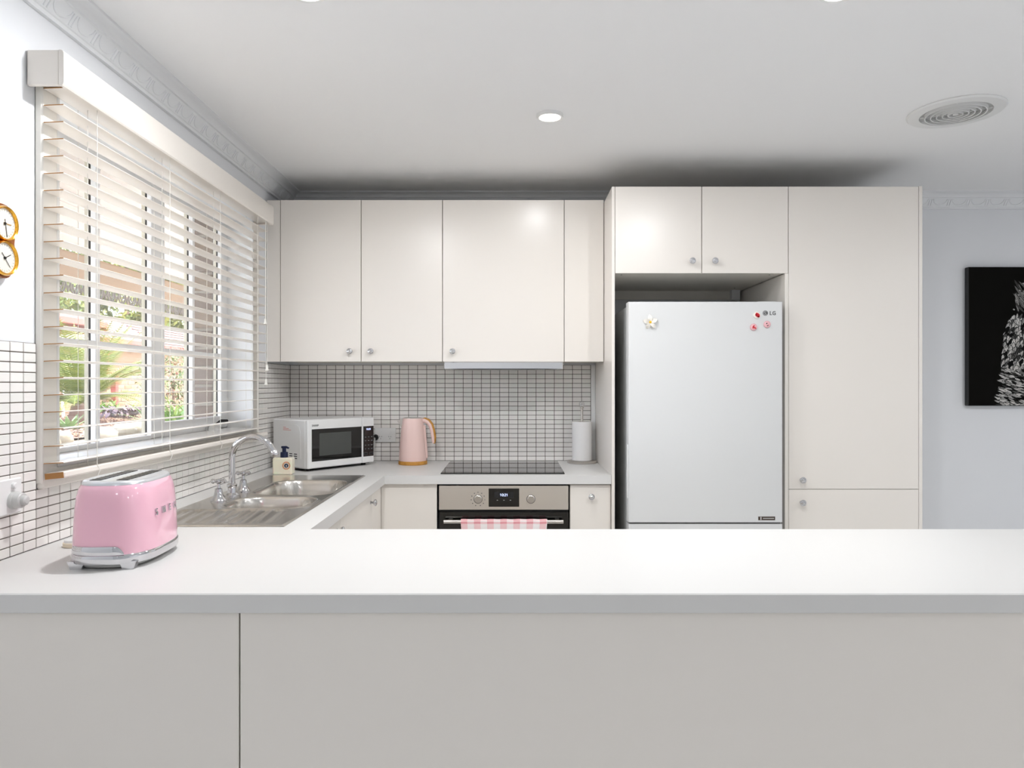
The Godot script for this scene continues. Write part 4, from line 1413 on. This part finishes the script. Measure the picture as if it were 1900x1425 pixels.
func toaster() -> void:
	var t := thing("toaster", "glossy pink two-slot retro toaster on the white peninsula", "toaster", Vector3(-0.937, BENCH, -1.748), deg_to_rad(4.0))
	var a := 0.0945
	var b := 0.136
	var st := mb()
	var rings := []
	for r in [[0.034, 1.0, 1.0], [0.06, 0.996, 0.997], [0.10, 0.978, 0.988], [0.14, 0.950, 0.970], [0.163, 0.922, 0.950], [0.177, 0.886, 0.928], [0.187, 0.835, 0.898], [0.193, 0.780, 0.866], [0.1955, 0.72, 0.83]]:
		rings.append(oval(a * r[1], b * r[2], r[0]))
	loft(st, rings, false, true)
	part("shell", done(st), M.pink_enamel, t)
	st = mb()
	loft(st, [oval(a * 0.815, b * 0.888, 0.1895), oval(a * 0.80, b * 0.88, 0.1945), oval(a * 0.77, b * 0.865, 0.1975), oval(a * 0.70, b * 0.83, 0.1988)], false, true)
	var tp := part("top_plate", done(st), M.top_silver, t)
	for x in [-0.030, 0.030]:
		part("slot", boxm(Vector3(0.026, 0.0012, 0.190), 0.0004), M.black, tp, Vector3(x, 0.1992, 0))
		for k in 9:
			part("slot_wire", boxm(Vector3(0.026, 0.0008, 0.0016)), M.satin_steel, tp, Vector3(x, 0.2, -0.080 + 0.020 * k))
	st = mb()
	loft(st, [oval(a * 1.0, b * 1.0, 0.013), oval(a * 1.02, b * 1.012, 0.016), oval(a * 1.02, b * 1.012, 0.030), oval(a * 1.0, b * 1.0, 0.0345), oval(a * 0.96, b * 0.97, 0.0350)], true, true)
	part("base_band", done(st), M.chrome, t)
	st = mb()
	loft(st, [oval(a * 0.80, b * 0.86, 0.003), oval(a * 0.82, b * 0.87, 0.005), oval(a * 0.82, b * 0.87, 0.012)], true, true)
	part("crumb_tray", done(st), M.plastic_grey, t)
	for p in [[-0.060, 0.110], [0.055, 0.112], [-0.060, -0.110], [0.055, -0.112]]:
		st = mb()
		var f := PackedVector2Array([Vector2(-0.012, 0), Vector2(0.012, 0), Vector2(0.019, 0.018), Vector2(-0.019, 0.018)])
		prism(st, f, 0.022, Transform3D(Basis.IDENTITY, Vector3(p[0], 0, p[1])))
		part("foot", done(st), M.chrome, t)
	# chrome control strip low on the end facing the viewer
	st = mb()
	sm(st)
	var n := 22
	for i in n:
		for k in 6:
			var q := []
			for c in [[i, k], [i + 1, k], [i + 1, k + 1], [i, k + 1]]:
				var u: float = float(c[0]) / n
				var x := lerpf(-0.080, 0.050, u)
				var edge := minf(u, 1.0 - u) * 0.127
				var high := 0.0195 * minf(1.0, sqrt(clampf(edge / 0.014, 0.02, 1.0)))
				var y: float = 0.0345 + high * c[1] / 6.0
				var sc := lerpf(1.0, 0.995, (y - 0.034) / 0.026)
				var z := b * sc * pow(1.0 - pow(absf(x) / (a * sc), 2.9), 1.0 / 2.9) + 0.001
				q.append(Vector3(x, y, z + 0.0022 - 0.0016 * pow(absf(c[1] / 3.0 - 1.0), 4.0)))
			face(st, q, Vector3(0, 0, 1))
	part("control_strip", done(st), M.chrome, t)
	# raised chrome letters along the side
	var sym := ["S", "M", "E", "G"]
	for i in 4:
		var z := 0.054 - 0.034 * i
		var sc := 0.966
		var x := a * sc * pow(1.0 - pow(absf(z) / (b * 0.98), 2.9), 1.0 / 2.9)
		part("letter", lettering(sym[i], 0.0165, 0.0035, true), M.chrome, t, Vector3(x + 0.0016, 0.118, z), Basis(Vector3.UP, PI / 2 - 0.35 * pow(absf(z) / b, 2.2) * signf(z)) * Basis(Vector3.RIGHT, -0.10))


func kettle() -> void:
	var k := thing("electric_kettle", "matt pale pink kettle with wood-look base and handle", "kettle", Vector3(-0.5216, BENCH, -3.77))
	part("base", lathem([Vector2(0.0, 0.0), Vector2(0.074, 0.0), Vector2(0.0755, 0.002), Vector2(0.0755, 0.016), Vector2(0.074, 0.0185), Vector2(0.0, 0.0185)], 40), M.kettle_wood, k)
	part("body", lathem([Vector2(0.0, 0.0187), Vector2(0.071, 0.0187), Vector2(0.0722, 0.024), Vector2(0.0715, 0.05), Vector2(0.066, 0.13), Vector2(0.058, 0.205), Vector2(0.0525, 0.236), Vector2(0.0505, 0.2405), Vector2(0.047, 0.2415)], 44), M.pink_matt, k)
	part("lid", lathem([Vector2(0.0, 0.240), Vector2(0.047, 0.240), Vector2(0.047, 0.2435), Vector2(0.044, 0.2445), Vector2(0.0, 0.2445)], 36), M.satin_steel, k)
	var st := mb()
	var poly := PackedVector2Array([Vector2(-0.050, 0.239), Vector2(-0.060, 0.2385), Vector2(-0.080, 0.2265), Vector2(-0.066, 0.208), Vector2(-0.0575, 0.190), Vector2(-0.050, 0.205)])
	prism(st, poly, 0.030)
	part("spout", done(st), M.satin_steel, k)
	var path := [Vector3(0.046, 0.226, 0), Vector3(0.062, 0.2285, 0), Vector3(0.078, 0.222, 0), Vector3(0.092, 0.204, 0), Vector3(0.101, 0.176, 0), Vector3(0.1075, 0.140, 0), Vector3(0.109, 0.112, 0)]
	st = mb()
	tube(st, path, [0.015, 0.0125, 0.0115, 0.011, 0.0105, 0.010, 0.0075], 14)
	var h := part("handle", done(st), M.pink_matt, k)
	st = mb()
	var off := [Vector3(0.0, 0.010, 0), Vector3(0.002, 0.0095, 0), Vector3(0.0055, 0.008, 0), Vector3(0.0075, 0.0055, 0), Vector3(0.008, 0.003, 0), Vector3(0.0075, 0.001, 0), Vector3(0.004, -0.004, 0)]
	var op := []
	for i in path.size(): op.append(path[i] + off[i])
	tube(st, op, [0.004, 0.0075, 0.0085, 0.0085, 0.0082, 0.008, 0.005], 12)
	part("handle_inlay", done(st), M.kettle_wood, h)
	part("back_rib", boxm(Vector3(0.014, 0.175, 0.026), 0.005), M.pink_matt, k, Vector3(0.066, 0.118, 0), Basis(Vector3(0, 0, 1), 0.085))
	part("switch", boxm(Vector3(0.016, 0.005, 0.014), 0.002), M.satin_steel, k, Vector3(0.082, 0.042, 0))


func paper_towel() -> void:
	var h := thing("paper_towel_holder", "steel paper towel stand with a crystal knob beside the cooktop", "holder", Vector3(0.374, BENCH, -3.835))
	part("base", lathem([Vector2(0.0, 0.0), Vector2(0.078, 0.0), Vector2(0.080, 0.003), Vector2(0.080, 0.009), Vector2(0.077, 0.012), Vector2(0.030, 0.014), Vector2(0.0, 0.014)], 40), M.satin_steel, h)
	part("rod", lathem([Vector2(0.0, 0.014), Vector2(0.0065, 0.014), Vector2(0.0065, 0.290), Vector2(0.010, 0.292), Vector2(0.010, 0.298), Vector2(0.005, 0.300), Vector2(0.0, 0.300)], 16), M.satin_steel, h)
	var ball := SphereMesh.new()
	ball.radius = 0.0145
	ball.height = 0.029
	ball.radial_segments = 12
	ball.rings = 6
	part("finial", ball, M.crystal, h, Vector3(0, 0.3135, 0))
	var r := thing("paper_towel_roll", "white roll of paper towel on the steel stand", "paper towel", Vector3(0.374, BENCH + 0.0142, -3.835))
	part("sheets", lathem([Vector2(0.020, 0.0), Vector2(0.0515, 0.0), Vector2(0.0525, 0.001), Vector2(0.0525, 0.205), Vector2(0.0515, 0.206), Vector2(0.020, 0.206), Vector2(0.020, 0.0)], 40), M.paper, r)
	part("core", lathem([Vector2(0.018, 0.0005), Vector2(0.0198, 0.0005), Vector2(0.0198, 0.2055), Vector2(0.018, 0.2055), Vector2(0.018, 0.0005)], 24), M.cream_lid, r)


func small_things() -> void:
	# hand soap
	var s := thing("soap_dispenser", "cream hand soap bottle with navy pump and round orange label", "soap", Vector3(-1.062, BENCH, -3.335))
	part("bottle", boxm(Vector3(0.090, 0.080, 0.052), 0.006), M.soap, s, Vector3(0, 0.040, 0))
	part("collar", lathem([Vector2(0, 0.079), Vector2(0.0175, 0.079), Vector2(0.0175, 0.102), Vector2(0.015, 0.105), Vector2(0, 0.105)], 20), M.navy, s, Vector3(0.002, 0, 0))
	part("pump_stem", lathem([Vector2(0, 0.104), Vector2(0.009, 0.104), Vector2(0.009, 0.124), Vector2(0, 0.124)], 14), M.navy, s, Vector3(0.002, 0, 0))
	var st := mb()
	tube(st, [Vector3(-0.010, 0.127, 0), Vector3(0.012, 0.1275, 0), Vector3(0.024, 0.122, 0.0)], [0.0055, 0.0055, 0.004], 10)
	part("nozzle", done(st), M.navy, s)
	var lb := part("label", prismm(disc(0.0185, 32), 0.0006), M.orange_print, s, Vector3(0.020, 0.044, 0.0262))
	part("label_band", prismm(disc(0.0125, 28), 0.0004), M.soap, lb, Vector3(0, 0, 0.0004))
	part("label_centre", prismm(disc(0.0095, 28), 0.0004), M.navy, lb, Vector3(0, 0, 0.0007))
	part("label_figure", prismm(disc(0.0052, 18, 0.6), 0.0004), M.pale_mark, lb, Vector3(0.0005, -0.001, 0.001))
	for i in 16:
		var a := TAU * i / 16.0
		part("label_letter", boxm(Vector3(0.0022, 0.0032, 0.0003)), M.cream_lid, lb, Vector3(cos(a) * 0.0155, sin(a) * 0.0155, 0.0004), Basis(Vector3(0, 0, 1), a - PI / 2))

	# double power point on the back wall
	outlet(Vector3(-0.695, EYE - 0.280, TILE_Z + 0.0005), Basis.IDENTITY, "white double power point on the tiles between microwave and kettle", true)
	# dimmer plate on the window wall
	var dm := thing("dimmer_switch", "white wall plate with grey round dimmer knob on the near tiles", "switch", Vector3(TILE_X + 0.0005, EYE - 0.272, -1.712))
	dm.basis = facing_right()
	part("plate", boxm(Vector3(0.116, 0.086, 0.009), 0.003), M.plastic, dm, Vector3(0, 0, 0.0045))
	part("dial", lathem([Vector2(0, 0), Vector2(0.0215, 0), Vector2(0.0215, 0.008), Vector2(0.0195, 0.0085), Vector2(0.0185, 0.022), Vector2(0.0165, 0.0245), Vector2(0, 0.0245)], 32, Transform3D(Basis(Vector3.RIGHT, PI / 2), Vector3.ZERO)), M.plastic_grey, dm, Vector3(0.026, -0.010, 0.009))
	part("dial_grip", lathem([Vector2(0, 0), Vector2(0.0125, 0), Vector2(0.0115, 0.008), Vector2(0.008, 0.011), Vector2(0, 0.0118)], 28, Transform3D(Basis(Vector3.RIGHT, PI / 2), Vector3.ZERO)), M.plastic_grey, dm, Vector3(0.026, -0.010, 0.0333))
	part("rocker", lathem([Vector2(0, 0), Vector2(0.0075, 0), Vector2(0.0075, 0.006), Vector2(0.006, 0.0075), Vector2(0, 0.0075)], 18, Transform3D(Basis(Vector3.RIGHT, PI / 2), Vector3.ZERO)), M.plastic, dm, Vector3(0.026, 0.026, 0.009))

	# barometer
	var bm := thing("wall_barometer", "wooden barometer with two brass-rimmed dials on the window wall", "barometer", Vector3(WALL_X, EYE + 0.340, -1.7005))
	bm.basis = facing_right()
	var poly := PackedVector2Array()
	for i in 40:
		var a := TAU * i / 40.0
		var y := sin(a) * 0.088
		var waist := 1.0 - 0.10 * exp(-pow(y / 0.018, 2.0))
		poly.append(Vector2(signf(cos(a)) * pow(absf(cos(a)), 0.62) * 0.046 * waist, y))
	part("back_board", prismm(poly, 0.016), M.dark_wood, bm, Vector3(0, 0, 0.008))
	for j in 2:
		var y: float = [0.041, -0.041][j]
		var dl := part("dial", prismm(disc(0.037, 36), 0.004), M.dial, bm, Vector3(0, y, 0.019))
		part("bezel", lathem([Vector2(0.0355, 0.0), Vector2(0.0415, 0.0), Vector2(0.0420, 0.006), Vector2(0.0395, 0.011), Vector2(0.0365, 0.009), Vector2(0.0355, 0.0)], 40, Transform3D(Basis(Vector3.RIGHT, PI / 2), Vector3.ZERO)), M.brass, dl, Vector3(0, 0, -0.002))
		part("hand", boxm(Vector3(0.0013, 0.042, 0.0006)), M.black, dl, Vector3(0.004, -0.010 if j == 0 else -0.004, 0.0032), Basis(Vector3(0, 0, 1), 0.18 if j == 0 else 0.72))
		part("hand", boxm(Vector3(0.0016, 0.024, 0.0006)), M.brass if j == 0 else M.black, dl, Vector3(0.009, 0.0 if j == 0 else 0.005, 0.0038), Basis(Vector3(0, 0, 1), PI / 2 - (0.0 if j == 0 else -0.5)))
		part("pivot", prismm(disc(0.003, 12), 0.004), M.black, dl, Vector3(0, 0, 0.003))
		for i in 24:
			var a := TAU * i / 24.0
			part("tick", boxm(Vector3(0.0006, 0.004, 0.0003)), M.grey_mark, dl, Vector3(cos(a) * 0.031, sin(a) * 0.031, 0.0022), Basis(Vector3(0, 0, 1), a - PI / 2))

	# small lid on the bench behind the toaster
	var ld := thing("small_dish", "small round cream dish on the bench behind the toaster", "dish", Vector3(-1.135, BENCH, -1.862))
	part("bowl", lathem([Vector2(0, 0), Vector2(0.026, 0), Vector2(0.028, 0.002), Vector2(0.028, 0.011), Vector2(0.026, 0.012), Vector2(0, 0.012)], 28), M.cream_lid, ld)
	part("cover", lathem([Vector2(0, 0.0122), Vector2(0.025, 0.0122), Vector2(0.024, 0.018), Vector2(0.018, 0.020), Vector2(0, 0.0205)], 28), M.plastic, ld)

	canvas()


func outlet(at: Vector3, b: Basis, label: String, double_: bool) -> void:
	var o := thing("power_point", label, "power point", at)
	o.basis = b
	part("plate", boxm(Vector3(0.116, 0.078, 0.009), 0.0025), M.plastic, o, Vector3(0, 0, 0.0045))
	for x in [-0.026, 0.024]:
		part("rocker", prismm(disc(0.0085, 20), 0.003), M.plastic, o, Vector3(x + 0.001, 0.019, 0.0105))
		var sk := part("socket", prismm(disc(0.0135, 6), 0.0012), M.plastic, o, Vector3(x + 0.002, -0.012, 0.0094))
		for p in [[-0.0055, 0.004, 0.5], [0.0055, 0.004, -0.5], [0.0, -0.007, 0.0]]:
			part("slot", boxm(Vector3(0.0018, 0.0062, 0.0006)), M.black, sk, Vector3(p[0], p[1], 0.0008), Basis(Vector3(0, 0, 1), p[2]))
	# black plug pushed into the socket nearest the microwave
	var pl := thing("power_plug", "black plug in the power point behind the microwave edge", "plug", at + Vector3(-0.052, -0.012, 0.0095))
	part("plug_body", lathem([Vector2(0, 0), Vector2(0.017, 0), Vector2(0.017, 0.018), Vector2(0.013, 0.026), Vector2(0, 0.027)], 20, Transform3D(Basis(Vector3.RIGHT, PI / 2), Vector3.ZERO)), M.black, pl)
	var st := mb()
	tube(st, [Vector3(0, 0, 0.024), Vector3(0.002, -0.02, 0.034), Vector3(-0.006, -0.08, 0.03), Vector3(-0.02, -0.12, 0.02)], 0.0035, 8)
	part("cable", done(st), M.plastic_grey, pl)


func canvas() -> void:
	var n := 640
	var img := Image.create(n, n, false, Image.FORMAT_RGB8)
	img.fill(Color(0.062, 0.056, 0.050))
	var r2 := RandomNumberGenerator.new()
	r2.seed = 21
	for i in 5000:
		var v := r2.randf_range(0.05, 0.075)
		img.set_pixel(r2.randi() % n, r2.randi() % n, Color(v, v * 0.95, v * 0.88))
	# outline of the bird's left side: v down the canvas, u from its left edge
	var edge := [[0.06, 0.47], [0.12, 0.40], [0.20, 0.35], [0.30, 0.345], [0.345, 0.36], [0.385, 0.285], [0.45, 0.262], [0.53, 0.245], [0.60, 0.250], [0.66, 0.232], [0.72, 0.235], [0.78, 0.238], [0.86, 0.215], [0.93, 0.205], [1.0, 0.20]]
	# crest feathers
	for i in 46:
		var t := r2.randf()
		var u := lerpf(0.34, 0.60, r2.randf()) 
		var v := lerpf(0.10, 0.34, t)
		stroke(img, n, u, v, 0.05 + 0.03 * r2.randf(), 0.009, -2.1 + r2.randf_range(-0.35, 0.35), r2.randf_range(0.30, 0.75))
	for p in [[0.395, 0.118], [0.368, 0.168], [0.345, 0.240], [0.325, 0.305], [0.36, 0.20]]:
		stroke(img, n, p[0], p[1], 0.009, 0.006, 0.4, 0.85)
	var rows := 44
	for i in rows:
		var v := lerpf(0.36, 1.02, float(i) / rows)
		var u0 := 0.3
		for k in edge.size() - 1:
			if v >= edge[k][0] and v <= edge[k + 1][0]:
				u0 = lerpf(edge[k][1], edge[k + 1][1], (v - edge[k][0]) / (edge[k + 1][0] - edge[k][0]))
		if v > 1.0: u0 = 0.2
		var u := u0
		while u < 1.0 - u0 * 0.8:
			var tone: float = [0.98, 0.70, 0.30, 0.90, 0.10, 0.82, 0.42, 1.0][r2.randi() % 8]
			if v > 0.74:
				stroke(img, n, u + 0.02, v + r2.randf_range(-0.01, 0.01), r2.randf_range(0.025, 0.05), r2.randf_range(0.005, 0.010), 0.35 + r2.randf_range(-0.25, 0.25), tone)
				u += r2.randf_range(0.022, 0.045)
			else:
				stroke(img, n, u + 0.012, v + r2.randf_range(-0.01, 0.01), r2.randf_range(0.020, 0.038), r2.randf_range(0.009, 0.016), 2.1 + r2.randf_range(-0.5, 0.5) - 1.4 * clampf((u - u0) * 2.0, 0.0, 1.0) * 0.5, tone)
				u += r2.randf_range(0.022, 0.044)
	var m := mat("print", Color.WHITE, 0.9, 0.0, 0.2)
	m.albedo_texture = ImageTexture.create_from_image(img)
	var c := thing("canvas_picture", "square black canvas with a white and grey feathered bird", "picture", Vector3(2.486 + 0.3785, EYE + 0.2595, WALL_Z))
	part("stretched_canvas", boxm(Vector3(0.757, 0.757, 0.034), 0.003), M.black, c, Vector3(0, 0, 0.019))
	var q := QuadMesh.new()
	q.size = Vector2(0.752, 0.752)
	part("print", q, m, c, Vector3(0, 0, 0.0364))


func stroke(img: Image, n: int, u: float, v: float, l: float, w: float, ang: float, tone: float) -> void:
	var cx := u * n
	var cy := v * n
	var rl := l * n
	var rw := w * n
	var ca := cos(ang)
	var sa := sin(ang)
	var e := int(ceil(maxf(rl, rw)))
	for y in range(-e, e + 1):
		for x in range(-e, e + 1):
			var px := int(cx) + x
			var py := int(cy) + y
			if px < 0 or py < 0 or px >= n or py >= n: continue
			var a := (x * ca + y * sa) / rl
			var b := (-x * sa + y * ca) / rw
			var d := a * a + b * b
			if d > 1.0: continue
			var g := tone * (0.75 + 0.25 * sin(a * 9.0 + b * 7.0))
			if d > 0.72: g *= 0.35
			img.set_pixel(px, py, Color(g, g * 0.99, g * 0.97))


func ceiling_fittings() -> void:
	# recessed LED downlights: ring, diffuser and the light it gives
	var ring := lathem([Vector2(0.042, 0.0), Vector2(0.050, -0.002), Vector2(0.052, 0.004), Vector2(0.052, 0.012), Vector2(0.042, 0.012), Vector2(0.042, 0.0)], 36)
	var glow := lathem([Vector2(0.0, 0.002), Vector2(0.042, 0.002), Vector2(0.042, 0.010), Vector2(0.0, 0.010)], 32)
	var spots := [[0.146, -2.769], [-0.54, -1.885], [0.86, -1.885], [3.1, -1.885], [-0.54, 1.6], [3.7, 0.2], [3.7, 2.0]]  # kitchen lamp and next pair are seen; the rest are unseen, added for light
	for i in spots.size():
		var p: Array = spots[i]
		var label := "bright recessed downlight in the kitchen ceiling before the upper cabinets" if i == 0 else "recessed downlight nearer the viewer than the kitchen one, those wholly out of view added for light"
		var l := thing("downlight", label, "light", Vector3(p[0], CEIL - 0.012, p[1]), 0.0, "recessed downlights")
		part("trim_ring", ring, M.paint, l)
		part("diffuser", glow, M.lamp_glow, l)
		var a := AreaLight3D.new()
		a.name = "lamp_light"
		a.area_size = Vector2(0.075, 0.075)
		a.light_energy = KITCHEN_DOWNLIGHT if i == 0 else DOWNLIGHT
		a.light_color = Color(0.985, 0.99, 1.0)
		a.shadow_enabled = true
		a.area_range = 14.0
		a.area_attenuation = 2.0
		a.rotation.x = -PI / 2
		a.position.y = -0.0035
		l.add_child(a)
	# round air diffuser
	var v := thing("ceiling_vent", "round white air vent with concentric rings in the ceiling", "vent", Vector3(1.693, CEIL, -2.736))
	part("flange", lathem([Vector2(0.122, -0.010), Vector2(0.160, -0.008), Vector2(0.166, -0.003), Vector2(0.166, -0.0005), Vector2(0.122, -0.0005), Vector2(0.122, -0.010)], 56), M.plastic, v)
	part("duct", lathem([Vector2(0.0, -0.0008), Vector2(0.121, -0.0008), Vector2(0.121, -0.0002), Vector2(0.0, -0.0002)], 40), M.pale_mark, v)
	for i in 5:
		var r := 0.102 - 0.0195 * i
		part("ring_blade", lathem([Vector2(r - 0.002, -0.014), Vector2(r + 0.0015, -0.0145), Vector2(r + 0.004, -0.002), Vector2(r + 0.0015, -0.002), Vector2(r - 0.002, -0.014)], 44), M.plastic, v)
	part("centre_cap", lathem([Vector2(0.0, -0.013), Vector2(0.010, -0.012), Vector2(0.010, -0.002), Vector2(0.0, -0.002)], 20), M.plastic, v)
	for k in 4:
		part("spoke", boxm(Vector3(0.105, 0.006, 0.003)), M.plastic, v, Vector3(cos(PI / 2 * k + 0.5) * 0.066, -0.005, sin(PI / 2 * k + 0.5) * 0.066), Basis(Vector3.UP, -(PI / 2 * k + 0.5)))
